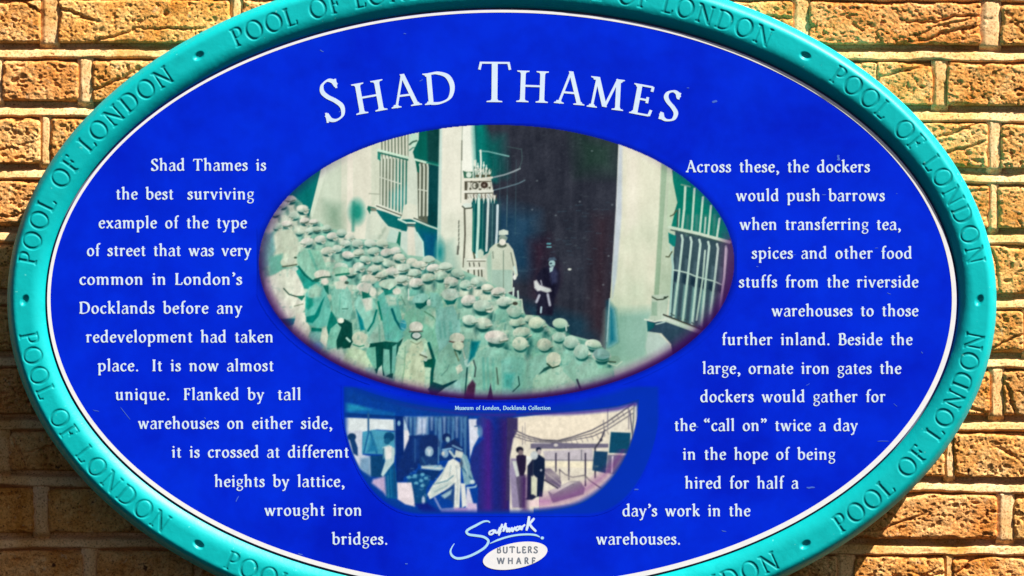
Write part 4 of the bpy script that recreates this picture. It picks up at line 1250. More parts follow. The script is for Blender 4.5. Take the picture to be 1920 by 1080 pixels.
    # right-hand figure
    PA([(1075, 240), (1140, 240), (1160, 380), (1110, 470), (1085, 560)], (218, 224, 236), soft=2)
    PA([(1150, 240), (1240, 240), (1330, 400), (1330, 1010), (1145, 1010), (1150, 800), (1090, 650), (1090, 550), (1130, 460), (1200, 400)], (28, 44, 128), soft=3)
    EA(1180, 270, 10, 12, (30, 60, 140), soft=3); EA(1168, 345, 5, 10, (90, 150, 190), soft=3); LA([(1125, 300), (1170, 296)], 2.4, (60, 100, 150))
    P([A(1200, 240), A(1270, 240), A(1280, 1010), A(1190, 1010)], (80, 28, 136), soft=22, al=.8)
    P([A(1280, 240), A(1420, 230), A(1420, 1010), A(1290, 1010)], (8, 34, 130), soft=22)
    P([B(30, 230), B(110, 225), B(130, 1010), B(30, 1000)], (58, 30, 100), soft=20, al=.85)
    # ---- right picture: bridge and riverside
    PB([(130, 235), (176, 225), (900, 150), (1140, 105), (1150, 440), (1180, 560), (1180, 700), (900, 1000), (440, 1010), (265, 1010), (110, 1010), (110, 400)],
       (232, 226, 206), soft=2)
    PB([(176, 250), (900, 170), (900, 400), (176, 430)], (240, 230, 206), soft=10)
    PB([(90, 230), (176, 230), (176, 330), (140, 400), (110, 560), (110, 900), (80, 900)], (56, 48, 96), soft=3)
    # suspension cables
    for off, w in ((0, 3.0), (26, 2.2), (52, 2.0)):
        LB([(150, 330 + off), (260, 380 + off * .7), (380, 410 + off * .4), (500, 415 + off * .3), (620, 385 + off * .5), (780, 330 + off), (900, 265 + off * 1.2),
            (1000, 195 + off * 1.3), (1110, 115 + off * 1.5)], w * .75, (86, 84, 96))
    for i in range(22):
        x = 180 + i * 42
        yy = 330 + 85 * (1 - ((x - 480) / 420.0) ** 2) if x < 900 else 260 - (x - 900) * .65
        LB([(x, yy - 4), (x + 20, yy + 34)], 1.3, (110, 106, 116), al=.8)
    for x in (905, 1075):
        LB([(x, 110), (x, 320)], 1.8, (130, 126, 136))
    LB([(1120, 120), (1105, 400)], 2.4, (110, 120, 130)); LB([(1085, 180), (1110, 420)], 2.2, (84, 84, 110)); LB([(1140, 120), (1140, 440)], 2, (210, 216, 216))
    LB([(215, 300), (215, 450)], 1.4, (150, 146, 150)); LB([(235, 270), (235, 440)], 1.2, (160, 156, 156))
    # deck and far bank
    PB([(280, 440), (500, 432), (700, 440), (910, 440), (910, 472), (500, 482), (280, 480)], (112, 108, 130)); LB([(300, 436), (440, 436)], 2, (190, 186, 190)); EB(485, 452, 4, 3, (210, 206, 200))
    PB([(380, 500), (780, 480), (790, 575), (400, 575)], (196, 190, 196), soft=3); LB([(400, 572), (790, 576)], 1.8, (130, 130, 140)); LB([(692, 490), (692, 570)], 2, (120, 120, 130))
    PB([(400, 585), (790, 590), (790, 640), (400, 625)], (244, 236, 206), soft=3)
    # posts and chain
    for x, a, b in ((485, 520, 665), (590, 515, 730), (724, 520, 780), (803, 480, 715)):
        LB([(x, a), (x, b)], 3.0, (66, 62, 82))
    LB([(515, 650), (560, 690), (620, 712), (720, 695), (760, 740), (850, 800)], 1.8, (60, 56, 70)); LB([(515, 650), (520, 760)], 2, (66, 60, 78))
    # hoisted boxes
    PB([(930, 345), (1090, 352), (1085, 520), (915, 515)], (10, 74, 104)); PB([(795, 500), (905, 505), (890, 680), (780, 655)], (20, 64, 100), soft=2)
    PB([(905, 530), (1095, 535), (1020, 620), (960, 690), (890, 675)], (112, 112, 136), soft=3); LB([(945, 545), (938, 670)], 3, (220, 216, 220))
    LB([(880, 330), (850, 410), (820, 450), (800, 480)], 3, (66, 66, 80)); EB(850, 410, 3, 3, (60, 60, 76)); LB([(870, 250), (880, 380)], 1.6, (120, 118, 126))
    EB(1100, 460, 4, 4, (210, 216, 220)); PB([(1085, 400), (1140, 440), (1120, 470), (1085, 470)], (110, 110, 140), soft=4)
    # timber
    PB([(420, 830), (600, 745), (680, 740), (720, 800), (710, 850), (460, 920)], (140, 132, 146), soft=2); PB([(430, 825), (600, 748), (640, 752), (460, 850)], (206, 198, 196), soft=1.6)
    PB([(390, 640), (440, 640), (510, 700), (530, 760), (520, 800), (400, 730)], (104, 92, 120), soft=2); LB([(395, 735), (500, 800)], 3, (60, 54, 78)); LB([(360, 640), (520, 770)], 2, (170, 160, 170))
    for _ in range(30):
        x, y = rr_.uniform(280, 1000), rr_.uniform(585, 760)
        LB([(x, y), (x + rr_.uniform(10, 60), y + rr_.uniform(-3, 6))], 1.2, (190, 180, 168), soft=2.5, al=rr_.uniform(.15, .5))
    PB([(400, 640), (640, 690), (900, 720), (880, 760), (600, 740), (420, 720)], (206, 198, 186), soft=12, al=.5)
    # the two men standing
    PB([(120, 560), (165, 560), (190, 700), (215, 960), (130, 960), (110, 660)], (150, 140, 170), soft=3); PB([(160, 700), (240, 690), (230, 960), (190, 960)], (92, 84, 110), soft=3)
    PB([(165, 540), (200, 520), (245, 540), (240, 650), (225, 700), (190, 700), (165, 600)], (34, 26, 56)); EB(192, 490, 7, 6, (26, 28, 46)); EB(200, 512, 5, 5, (130, 116, 120))
    PB([(245, 540), (285, 545), (290, 620), (255, 630)], (236, 240, 232), soft=1.6); PB([(130, 580), (165, 580), (190, 700), (165, 710)], (206, 214, 206), soft=2)
    PB([(255, 620), (300, 560), (300, 880), (250, 890)], (24, 32, 62), soft=2); PB([(300, 560), (345, 525), (395, 560), (395, 680), (375, 870), (330, 870), (335, 720), (300, 690)], (14, 30, 60))
    EB(345, 490, 5, 5, (20, 30, 56)); EB(350, 508, 4, 5, (180, 170, 170)); EB(310, 535, 7, 8, (196, 206, 206), soft=2); EB(365, 655, 2, 2, (200, 206, 216)); PB([(285, 700), (330, 720), (325, 860), (285, 850)], (214, 218, 190), soft=2)
    PB([(235, 890), (300, 850), (330, 870), (290, 900)], (30, 36, 66), soft=2); PB([(270, 900), (330, 890), (440, 900), (440, 945), (270, 950)], (240, 216, 214), soft=3)
    P([B(200, 700), B(265, 700), B(265, 1000), B(200, 1000)], (56, 20, 90), soft=8, al=.5)
    n2 = Noise(71)
    cv.c *= (1 + .045 * n2.fbm(cv.X / 5, cv.Y / 6, 3) + .02 * n2.fbm(cv.X / 2, cv.Y / 2, 1))[..., None]
    for _ in range(2):
        p = np.pad(cv.c, ((1, 1), (1, 1), (0, 0)), mode='edge')
        cv.c = .36 * cv.c + .16 * (p[:-2, 1:-1] + p[2:, 1:-1] + p[1:-1, :-2] + p[1:-1, 2:])
    cv.grain(5, 2.0, 3.5)
    # ---- melt the edges into the enamel
    X, Y = cv.X, cv.Y
    # bowl shape: below the arc of the big oval, above the lower curve
    low = np.where(X < 800, 800 - X, np.where(X > 1090, X - 1090, 0)) / np.where(X < 800, 162.0, 150.0)
    ybot = 725 + 243 * np.sqrt(np.clip(1 - low ** 2.35, 0, 1))
    rr = np.sqrt(((X - 931) / 446.0) ** 2 + ((Y - 492) / 258.0) ** 2)
    d_low = ybot - Y
    d_side = np.minimum(X - 640, 1238 - X)
    d = np.minimum(d_low, d_side)
    top = (rr - 1.0) * 258
    # picture image fades to a deeper blue band, band fades into the enamel
    band = np.array((0, 52, 160.))
    dr = np.minimum(d, top - 18)
    wide = np.where(X > 1000, 34.0 * np.clip((X - 1000) / 160, 0, 1), 0) + 5
    f = np.clip((dr - wide * .55) / 14.0, 0, 1)
    arc_r = np.clip((Y - (772 - (X - 970) * .22)) / 9.0, 0, 1)
    f = np.where(X > 968, f * arc_r, f)
    xr = np.clip((X - 1000) / 198.0, 0, 1)
    yb2 = 742 + 218 * np.sqrt(np.clip(1 - xr ** 2.3, 0, 1))
    d2 = np.minimum(yb2 - Y, 1200 - X)
    f = np.where(X > 1000, f * np.clip(d2 / 16.0 + .3, 0, 1), f)
    f = f * f * (3 - 2 * f)
    f = f[..., None]
    mag = np.clip(1 - np.abs(f - .5) * 2, 0, 1) * np.clip((X - 720) / 200, 0, 1)[..., None]
    col = cv.c * f + band * (1 - f)
    mag = mag * np.where(dr < d - 1, 1.0, .35)[..., None] if False else mag * np.clip(top - 5 < d, .3, 1)[..., None]
    col = col * (1 - .5 * mag) + np.array((88, 30, 140.)) * .5 * mag
    e2 = np.clip(1 - np.abs(d2 - 20) / 22.0, 0, 1) * (X > 1010) * (Y > 842)
    col = col * (1 - .45 * e2[..., None]) + np.array((120, 40, 130.)) * .45 * e2[..., None]
    cv.c = col
    al = np.clip(d / 7.0, 0, 1) * np.clip((top - 10) / 12.0, 0, 1)
    al = np.where(f[..., 0] > .02, al, al * .62)
    al = al * np.clip((Y - 722) / 6.0, 0, 1)
    return cv, al
# ================================================================ the brick wall
def empty(name, loc):
    e = bpy.data.objects.new(name, None)
    e.location = loc
    e.empty_display_size = 0.1
    return link(e)


ML = [97, 208, 324, 440, 558, 676, 793, 901, 1016]          # bed joints at the photo's left edge
MR = [103, 215, 332, 445, 568, 680, 797, 913, 1030]         # ... and at its right edge


def bed(k, x):
    """height (photo px on the wall face) of the middle of bed joint k at x"""
    if k < 0:
        l, r = ML[0] + 113 * k, MR[0] + 112 * k
    elif k > 8:
        l, r = ML[8] + 115 * (k - 8), MR[8] + 115 * (k - 8)
    else:
        l, r = ML[k], MR[k]
    t = np.clip(x / 1920.0, -.3, 1.3)
    return l + (r - l) * t + 2.2 * NB(np.asarray(x) / 210.0, k * 3.7)


NB = Noise(77)
# perpends (centre x, width) seen in the photo, per course; course c lies between beds c-1 and c
PERP = {
    0: [(93, 30), (443, 16), (795, 20), (1150, 20), (1502, 27), (1857, 33)],
    1: [(-3, 12), (160, 22), (512, 20), (862, 20), (1210, 20), (1412, 22), (1762, 24)],
    2: [(-260, 20), (85, 15), (435, 20), (785, 20), (1135, 20), (1510, 20), (1864, 21)],
    3: [(-60, 20), (290, 20), (640, 20), (990, 20), (1345, 20), (1700, 18), (1862, 13)],
    4: [(-190, 20), (160, 20), (510, 20), (860, 20), (1210, 20), (1560, 20), (1720, 18)],
    5: [(-20, 20), (330, 20), (680, 20), (1030, 20), (1380, 20), (1560, 20), (1930, 20)],
    6: [(150, 20), (500, 20), (850, 20), (1200, 20), (1520, 20), (1868, 22)],
    7: [(5, 20), (355, 20), (705, 20), (1055, 20), (1425, 20), (1780, 14)],
    8: [(77, 23), (425, 20), (775, 20), (1125, 20), (1534, 20), (1885, 27)],
    9: [(168, 24), (372, 16), (722, 20), (1070, 20), (1240, 20), (1585, 30), (1778, 12)],
}
X0, X1 = -760.0, 2680.0
C0, C1 = -4, 14
GAP_T, GAP_B = 17.0, 14.0        # joint half heights above / below the bed line
rw = random.Random(8)


def perps(c):
    P = list(PERP.get(c, []))
    if not P:
        x = X0 + (c % 2) * 175 + rw.uniform(-25, 25)
        while x < X1:
            P.append((x, 20))
            x += 352
        return P
    while P[0][0] > X0:
        P.insert(0, (P[0][0] - rw.choice([350, 352, 351, 176]), 20))
    while P[-1][0] < X1:
        P.append((P[-1][0] + rw.choice([350, 352, 351, 176]), 20))
    return P


WALLK = M * (D + WALL) / D


def wall_co(x, y, h):
    """px on the wall, height h px towards the viewer -> metres"""
    return np.stack([(x - 960.0) * WALLK, WALL - h * M, (540.0 - y) * WALLK], -1)


def behind(x, y, m=0.0):
    return ((x - CX) / (905.0 - m)) ** 2 + ((y - CY) / (610.0 - m)) ** 2


N1, N2, N3, N4 = Noise(1), Noise(2), Noise(33), Noise(14)


def smooth(t):
    t = np.clip(t, 0, 1)
    return t * t * (3 - 2 * t)


def make_brick(parent, xa, xb, c, seed):
    ym = 0.5 * (bed(c - 1, (xa + xb) / 2) + bed(c, (xa + xb) / 2))
    # detail only where the camera of the photo can see it
    cor = [behind(x, ym + dy, 30) for x in np.linspace(xa, xb, 6) for dy in (-45, 45)]
    infr = xb > -60 and xa < 1980 and ym > -90 and ym < 1170
    step = 1.7 if (infr and max(cor) > 1.0) else (9.0 if infr else 7.0)
    nu = int((xb - xa) / step) + 2
    nv = int(88 / step) + 2
    pad = 1.0
    u = np.linspace(0, 1, nu)[None, :] + np.zeros((nv, 1))
    v = np.linspace(0, 1, nv)[:, None] + np.zeros((1, nu))
    r = random.Random(seed)
    ox, oy = r.uniform(0, 200), r.uniform(0, 200)
    yt = bed(c - 1, xa + (xb - xa) * u) + GAP_B
    yb = bed(c, xa + (xb - xa) * u) - GAP_T
    x = xa + (xb - xa) * u
    y = yt + (yb - yt) * v
    X, Y = x + ox * 10, y + oy * 10
    Lx = x - xa
    Rx = xb - x
    # wavering arrises
    wob = 4.2
    eT = (y - yt) - (3.0 + wob * N1.fbm(X / 38, Y * 0 + oy, 3)) - 3.0 * smooth((N2(X / 60, oy) - .35) * 2)
    eB = (yb - y) - (1.0 + wob * .8 * N1.fbm(X / 30, Y * 0 + oy + 9, 3)) - 3.0 * smooth((N2(X / 50, oy + 5) - .45) * 2)
    eL = Lx - (1.6 + wob * N1.fbm(Y / 26, X * 0 + ox, 3))
    eR = Rx - (1.6 + wob * N1.fbm(Y / 26, X * 0 + ox + 7, 3))
    e = np.minimum(np.minimum(eT, eB), np.minimum(eL, eR))
    # corners worn round
    ex, ey = np.minimum(eL, eR), np.minimum(eT, eB)
    rc = 7.0
    e = np.where((ex < rc) & (ey < rc), rc - np.hypot(rc - ex, rc - ey), e)
    kind = r.random()
    rough = r.uniform(.75, 1.25)
    # broad form
    h = 5.0 + r.uniform(-.8, 1.0) + (u - .5) * r.uniform(-1.2, 1.2)
    h = h + 1.1 * N1.fbm(X / 62, Y / 40, 2)
    # sandy drag marks running obliquely
    a = r.uniform(.35, .75)
    ux = X * math.cos(a) + Y * math.sin(a)
    vy = -X * math.sin(a) + Y * math.cos(a)
    h = h + .70 * rough * N2.fbm(ux / 17, vy / 8.0, 3, .6) + .50 * rough * N4.fbm(ux / 6.5 + 9, vy / 3.4, 2, .6)
    h = h + .40 * rough * N4.fbm(X / 5.0, Y / 4.0, 2, .6)
    # pock marks
    pk = N3.fbm(X / 9.0, Y / 7.0, 2)
    h = h - 3.4 * rough * smooth((pk - .50) * 3.2)
    pk2 = N3.fbm(X / 4.6 + 31, Y / 4.0, 2)
    h = h - 2.2 * rough * smooth((pk2 - .58) * 3.0)
    nb = r.randrange(5, 14) if step < 3 else 2
    for _ in range(nb):
        px, py = r.uniform(xa + 8, xb - 8), r.uniform(float(yt.min()) + 8, float(yb.max()) - 8)
        ra, rb = r.uniform(2.5, 8), r.uniform(2, 5)
        q = ((x - px) / ra) ** 2 + ((y - py) / rb) ** 2
        h = h - r.uniform(3, 7) * np.exp(-np.maximum(q - .25, 0) * 1.6)
    # folds and creases left by the mould
    nf = r.randrange(1, 4) if (xb - xa) > 200 else r.randrange(0, 3)
    for _ in range(nf):
        px, py = r.uniform(xa, xb), r.uniform(float(yt.min()) + 8, float(yb.max()) - 8)
        an = r.uniform(-.5, .5) + (math.pi / 2 if r.random() < .15 else 0)
        ln = r.uniform(40, 130)
        dx, dy = x - px, y - py
        s_ = dx * math.cos(an) + dy * math.sin(an)
        t_ = -dx * math.sin(an) + dy * math.cos(an) + 6 * N1(s_ / 34 + ox, oy) + 2 * N2(s_ / 9 + ox, oy)
        w_ = np.clip(1 - (s_ / ln) ** 2, 0, 1)
        h = h - r.uniform(4.0, 8.5) * w_ * np.exp(-(t_ / r.uniform(1.6, 3.0)) ** 2)
        h = h + r.uniform(.6, 1.8) * w_ * smooth((t_ + 16) / 16) * (t_ < 0)
    # rounded, crumbling edge
    rnd = 5.0 + 2.0 * N1(X / 22, Y / 22)
    h = h - 4.5 * (1 - smooth(e / rnd)) ** 1.6
    h = np.where(e < 0, h - np.minimum(-e * 2.2, 10), h)
    # skirt: push the outermost rows back into the joint
    edge = (np.arange(nu)[None, :] == 0) | (np.arange(nu)[None, :] == nu - 1) | (np.arange(nv)[:, None] == 0) | (
        np.arange(nv)[:, None] == nv - 1)
    h = np.where(edge, -25.0, h)
    co = wall_co(x, y, h).reshape(-1, 3)
    ctr = wall_co(np.array((xa + xb) / 2), np.array(ym), np.array(0.0))
    o = mesh_np("brick", co - ctr, grid_quads(nv, nu, flip=True), MAT_BRICK, parent)
    o.location = ctr
    return o


def build_wall():
    root = empty("brick_wall", (0, WALL, wall_co(np.array(0.), np.array(1500.), np.array(0.))[2]))
    root["label"] = "weathered yellow stock brick wall with pale mortar joints behind the oval sign"
    root["category"] = "wall"
    holder_z = root.location.copy()
    n = 0
    for c in range(C0, C1):
        P = perps(c)
        for (xa, wa), (xb, wb) in zip(P[:-1], P[1:]):
            xl, xr = max(xa + wa / 2, X0 + 4), min(xb - wb / 2, X1 - 4)
            if xr - xl < 30:
                continue
            o = make_brick(root, xl, xr, c, 1000 + n)
            o.location = Vector(o.location) - holder_z
            n += 1
    # ---- mortar, struck to a slope that looks upwards
    cos, qs = [], []
    base = 0

    def add(co, q):
        nonlocal base
        cos.append(co.reshape(-1, 3))
        qs.append(q + base)
        base += co.shape[0] * co.shape[1]

    for k in range(C0 - 1, C1):
        vis = -1 <= k <= 9
        nu = int((X1 - X0) / (3.0 if vis else 12.0))
        nv = 22 if vis else 8
        x = np.linspace(X0, X1, nu)[None, :] + np.zeros((nv, 1))
        w = np.linspace(-GAP_T - 5, GAP_B + 4, nv)[:, None] + np.zeros((1, nu))
        y = bed(k, x) + w
        lip = 9.5 + 2.0 * N1.fbm(x / 46, x * 0 + k * 5.1, 4)          # the lower lip wavers
        top = -4.0 + 1.8 * N2.fbm(x / 40, x * 0 + k * 3.3, 3)
        slope = 0.34 + .10 * N3(x / 130, x * 0 + k)
        h = 3.6 + (w - lip) * slope                                    # rises towards the lip
        h = np.where(w < top, h - (top - w) * 2.4, h)
        h = np.where(w > lip, 3.6 - (w - lip) * 3.0, h)
        h = np.maximum(h, -21.0)
        h = h + .38 * N4.fbm(x / 7, y / 5, 3) + .5 * N1.fbm(x / 40, y / 30, 2)
        h = h - 1.8 * smooth((N2.fbm(x / 16, y / 9, 2) - .75) * 3)
        add(wall_co(x, y, h), grid_quads(nv, nu, flip=True))
    for c in range(C0, C1):
        for (xc, wd) in perps(c) if c in PERP else perps_cache[c]:
            nv = 44
            nu = 15
            x = np.linspace(xc - wd / 2 - 4, xc + wd / 2 + 4, nu)[None, :] + np.zeros((nv, 1))
            t = np.linspace(0, 1, nv)[:, None] + np.zeros((1, nu))
            y0 = bed(c - 1, x) + 6
            y1 = bed(c, x) - 6
            y = y0 + (y1 - y0) * t
            s_ = (x - xc) / (wd / 2)
            rid = -.62 + .12 * N1(y / 30, y * 0 + xc)
            h = 1.6 - 1.6 * np.clip(s_, 0, 1.2) + .5 * N3.fbm(x / 30, y / 24, 2)
            h = np.where(s_ < rid, h - (rid - s_) * 7, h + .9 * np.exp(-((s_ - rid) / .22) ** 2))
            h = h + .35 * N4.fbm(x / 6, y / 8, 3)
            h = h - 2.2 * smooth((N2.fbm(x / 10, y / 12, 2) - .7) * 3)
            h = np.where(s_ > 1.0, h - 2.5, h)
            h = h - 9 * (1 - smooth((y - y0) / 8)) - 11 * (1 - smooth((y1 - y) / 13))
            add(wall_co(x, y, h), grid_quads(nv, nu, flip=True))
    co = np.concatenate(cos) - np.array(holder_z)
    mesh_np("mortar", co, np.concatenate(qs), MAT_MORTAR, root)
    # body of the wall behind the joints
    ax, ay, az_ = wall_co(np.array(X0), np.array(bed(C0 - 1, X0) - 10), np.array(-23.0))
    bx, by, bz = wall_co(np.array(X1), np.array(bed(C1 - 1, X1) + 10), np.array(-23.0))
    v = [(ax, ay, az_), (bx, ay, az_), (bx, ay, bz), (ax, ay, bz), (ax, ay + .2, az_), (bx, ay + .2, az_), (bx, ay + .2, bz),
         (ax, ay + .2, bz)]
    v = [tuple(np.array(p) - np.array(holder_z)) for p in v]
    q = [(3, 2, 1, 0), (4, 5, 6, 7), (0, 1, 5, 4), (1, 2, 6, 5), (2, 3, 7, 6), (3, 0, 4, 7)]
    tri_mesh("wall_core", v, q, MAT_MORTAR, root)


perps_cache = {}
_p = perps


def perps(c):
    if c not in perps_cache:
        perps_cache[c] = _p(c)
    return perps_cache[c]


# ================================================================ the sign
ROOT = empty("oval_sign", (0, WALL - 0.01, 0))
ROOT["label"] = "oval blue history sign in a turquoise rim, headed SHAD THAMES"
ROOT["category"] = "sign"
RLOC = np.array(ROOT.location)


def face(x, y, z=0.0):
    """photo px -> metres; z px in front of the panel face (y = 0)"""
    x, y, z = np.broadcast_arrays(np.asarray(x, float), np.asarray(y, float), np.asarray(z, float))
    return np.stack([(x - 960.0) * M, -z * M, (540.0 - y) * M], -1)


RIM_Z = 11.5                    # crest of the rim in front of the panel
AI, BI = 856.5, 548.5           # rim, inner edge
AO, BO = 928.5, 633.5           # rim, outer edge


def arc_table(a, b, n=7200):
    t = np.linspace(0, 2 * np.pi, n + 1)
    x, y = a * np.cos(t), b * np.sin(t)
    s = np.concatenate([[0], np.cumsum(np.hypot(np.diff(x), np.diff(y)))])
    return t, s


def rim_letters():
    """polygons of all the incised letters, in photo px (y down)"""
    polys = []
    capH = 35.0
    tb_up, tb_lo = .30, .74      # where the baseline runs between inner and outer edge
    text = "POOL OF LONDON"
    track = 7.2
    for lower in (False, True):
        f = (tb_lo if lower else tb_up)
        a, b = AI + (AO - AI) * f, BI + (BO - BI) * f
        tt, ss = arc_table(a, b)
        per = ss[-1]
        for seg in range(4):
            # angle measured clockwise on screen from the left tip (y down)
            s_mid = per * (seg + .5) / 8.0
            advs = []
            for ch in text:
                adv = 17.0 if ch == ' ' else glyph_polys(ch, capH, 5, 2)[0]
                advs.append(adv)
            total = sum(advs) + track * (len(text) - 1)
            want = per / 8 - 128.0
            tr = (want - sum(advs)) / (len(text) - 1)
            s0 = s_mid - want / 2
            for ch, adv in zip(text, advs):
                sc_ = s0 + adv / 2
                ang = np.interp(sc_, ss, tt)
                if lower:        # left tip, running anticlockwise: down and to the right
                    px, py = CX - a * math.cos(ang), CY + b * math.sin(ang)
                    tx, ty = a * math.sin(ang), b * math.cos(ang)
                else:            # left tip, running clockwise: up and to the right
                    px, py = CX - a * math.cos(ang), CY - b * math.sin(ang)
                    tx, ty = a * math.sin(ang), -b * math.cos(ang)
                n_ = math.hypot(tx, ty)
                tx, ty = tx / n_, ty / n_
                if ch != ' ':
                    _, pl = glyph_polys(ch, capH, 4.7, 1.9, n=5)
                    for q in pl:
                        # x along tangent, y up = rotate tangent by -90 on screen
                        polys.append([(px + (gx - adv / 2) * tx + gy * ty, py + (gx - adv / 2) * ty - gy * tx)
                                      for gx, gy in q])
                s0 += adv + tr
    return polys


def build_rim():
    # engraving depth raster
    cv = Canvas(0, -90, 1890, 1215, 1.6, (0, 0, 0))
    cv.c = cv.c[..., :1]
    for q in rim_letters():
        cv.poly(q, (1.0,), soft=1.0)
    m = cv.c[..., 0]
    for _ in range(2):
        p = np.pad(m, 1, mode='edge')
        m = (p[:-2, 1:-1] + p[2:, 1:-1] + p[1:-1, :-2] + p[1:-1, 2:] + 2 * m) / 6
    nth = 3500
    prof_t = np.concatenate([np.linspace(0, .12, 9)[:-1], np.linspace(.12, .90, 46)[:-1], np.linspace(.90, 1.0, 9)])
    t, s = arc_table((AI + AO) / 2, (BI + BO) / 2)
    th = np.interp(np.linspace(0, s[-1], nth, endpoint=False), s, t)[:, None]
    tt = prof_t[None, :]
    x = CX + (AI + (AO - AI) * tt) * np.cos(th)
    y = CY + (BI + (BO - BI) * tt) * np.sin(th)
    z = RIM_Z - 13.6 * np.clip(1 - tt / .42, 0, 1) ** 2.4 - 21.0 * np.clip((tt - .72) / .28, 0, 1) ** 2.5
    z = z + .22 * N1.fbm(x / 34, y / 34, 3)
    xi = np.clip((x - cv.x0) * cv.s, 0, m.shape[1] - 2)
    yi = np.clip((y - cv.y0) * cv.s, 0, m.shape[0] - 2)
    i0, j0 = xi.astype(int), yi.astype(int)
    fx, fy = xi - i0, yi - j0
    d = (m[j0, i0] * (1 - fx) + m[j0, i0 + 1] * fx) * (1 - fy) + (m[j0 + 1, i0] * (1 - fx) + m[j0 + 1, i0 + 1] * fx) * fy
    z = z - 1.35 * np.clip(d * 1.15, 0, 1)
    grime_shade = np.clip(d * 1.2, 0, 1) * (.40 + .18 * N2.fbm(x / 20, y / 20, 2))  # groove shade painted as colour on the letter floors
    # leaf-shaped bosses cut between the words
    am, bm = AI + (AO - AI) * .52, BI + (BO - BI) * .52
    ta, sa = arc_table(am, bm)
    for k in range(8):
        a = np.interp(sa[-1] * k / 8, sa, ta) + math.pi
        px, py = CX + am * math.cos(a), CY + bm * math.sin(a)
        dx, dy = x - px, y - py
        co_, si_ = math.cos(.62), -math.sin(.62)
        if abs(math.cos(a)) > .95:
            co_, si_ = math.cos(1.15), -math.sin(1.15)
        elif (px < CX) != (py < CY):
            co_, si_ = math.cos(.55), math.sin(.55)
        if px > CX and py < CY and abs(math.cos(a)) < .95:
            co_, si_ = math.cos(.35), math.sin(.35)
        u_ = dx * co_ + dy * si_
        v_ = -dx * si_ + dy * co_
        q = np.sqrt((u_ / 11.5) ** 2 + (v_ / 7.5) ** 2)
        z = z - 4.2 * smooth((1.1 - q) / .75)
        grime_shade = np.maximum(grime_shade, .2 * smooth((1.0 - q) / .4))  # fainter painted shade in the leaf hollows
    # side wall going back to the bricks, and a lip behind the inner edge
    xs = [x]
    ys = [y]
    zs = [z]
    for f, zz in ((1.0, -14.0), (1.0, -70.0), (1.0, -(WALL + .004) / M)):
        xs.append(CX + (AI + (AO - AI) * f) * np.cos(th))
        ys.append(CY + (BI + (BO - BI) * f) * np.sin(th))
        zs.append(np.full_like(th, zz))
    xin, yin = CX + AI * np.cos(th), CY + BI * np.sin(th)
    x = np.concatenate([xin, np.concatenate(xs, 1)], 1)
    y = np.concatenate([yin, np.concatenate(ys, 1)], 1)
    z = np.concatenate([np.full_like(th, -9.0), np.concatenate(zs, 1)], 1)
    co = face(x, y, z).reshape(-1, 3) - RLOC
    o = mesh_np("rim", co, grid_quads(nth, x.shape[1], wrap=True, flip=True), MAT_TEAL, ROOT)
    g = np.concatenate([np.zeros((nth, 1)), grime_shade, np.zeros((nth, 3))], 1).clip(0, 1).ravel()
    ca = o.data.color_attributes.new("grime_shade", 'FLOAT_COLOR', 'POINT')
    ca.data.foreach_set("color", np.stack([g, g, g, np.ones_like(g)], 1).astype(np.float32).ravel())
    o["label"] = "turquoise rim incised with POOL OF LONDON eight times round"
    return o


def disc(name, a0, b0, a1, b1, z, mat, nth=720, back=None, shift=(0, 0)):
    th = np.linspace(0, 2 * np.pi, nth, endpoint=False)[:, None]
    rr = np.array([0.0, 1.0])[None, :]
    a = a0 + (a1 - a0) * rr
    b = b0 + (b1 - b0) * rr
    x = CX + a * np.cos(th) + shift[0] * (1 - rr)
    y = CY + b * np.sin(th) + shift[1] * (1 - rr)
    zz = np.full_like(x, z)
    if back is not None:
        x = np.concatenate([x, x[:, -1:]], 1)
        y = np.concatenate([y, y[:, -1:]], 1)
        zz = np.concatenate([zz, np.full((nth, 1), back)], 1)
    co = face(x, y, zz).reshape(-1, 3) - RLOC
    return mesh_np(name, co, grid_quads(nth, x.shape[1], wrap=True, flip=True), mat, ROOT, smooth=False)


def print_grid(cv, al, name, z):
    h, w = al.shape
    X, Y = cv.X, cv.Y
    co = face(X, Y, np.full_like(X, z)).reshape(-1, 3) - RLOC
    q = grid_quads(h, w, flip=True)
    keep = (al.ravel()[q] > .004).any(1)
    q = q[keep]
    used = np.unique(q)
    remap = np.full(h * w, -1)
    remap[used] = np.arange(len(used))
    o = mesh_np(name, co[used], remap[q], MAT_PRINT, ROOT, smooth=False)
    ca = o.data.color_attributes.new("print", 'FLOAT_COLOR', 'POINT')
    rgb = lin_arr(cv.c.reshape(-1, 3)[used]) * PRINT_K
    col = np.concatenate([rgb, al.reshape(-1, 1)[used]], 1).astype(np.float32)
    ca.data.foreach_set("color", col.ravel())
    return o


PRINT_K = 0.73


class TextLine:
    def __init__(self):
        self.v = []
        self.t = []

    def add(self, tris, ox, oy, rot=0.0, sx=1.0):
        v, t = tris
        b = len(self.v)
        c, s = math.cos(rot), math.sin(rot)
        for gx, gy in v:
            gx *= sx
            # glyph y is up, photo y is down; rot is clockwise on screen
            self.v.append((ox + gx * c + gy * s, oy + gx * s - gy * c))
        self.t += [tuple(b + i for i in f) for f in t]

    def build(self, name, mat, z, label=None):
        P = np.array(self.v)
        co = face(P[:, 0], P[:, 1], np.full(len(P), z)) - RLOC
        o = tri_mesh(name, [tuple(c) for c in co], self.t, mat, ROOT)
        # face the viewer
        me = o.data
        nrm = np.zeros(len(me.polygons) * 3)
        me.polygons.foreach_get("normal", nrm)
        if nrm.reshape(-1, 3)[:, 1].mean() > 0:
            me.flip_normals()
        if label:
            o["label"] = label
        return o


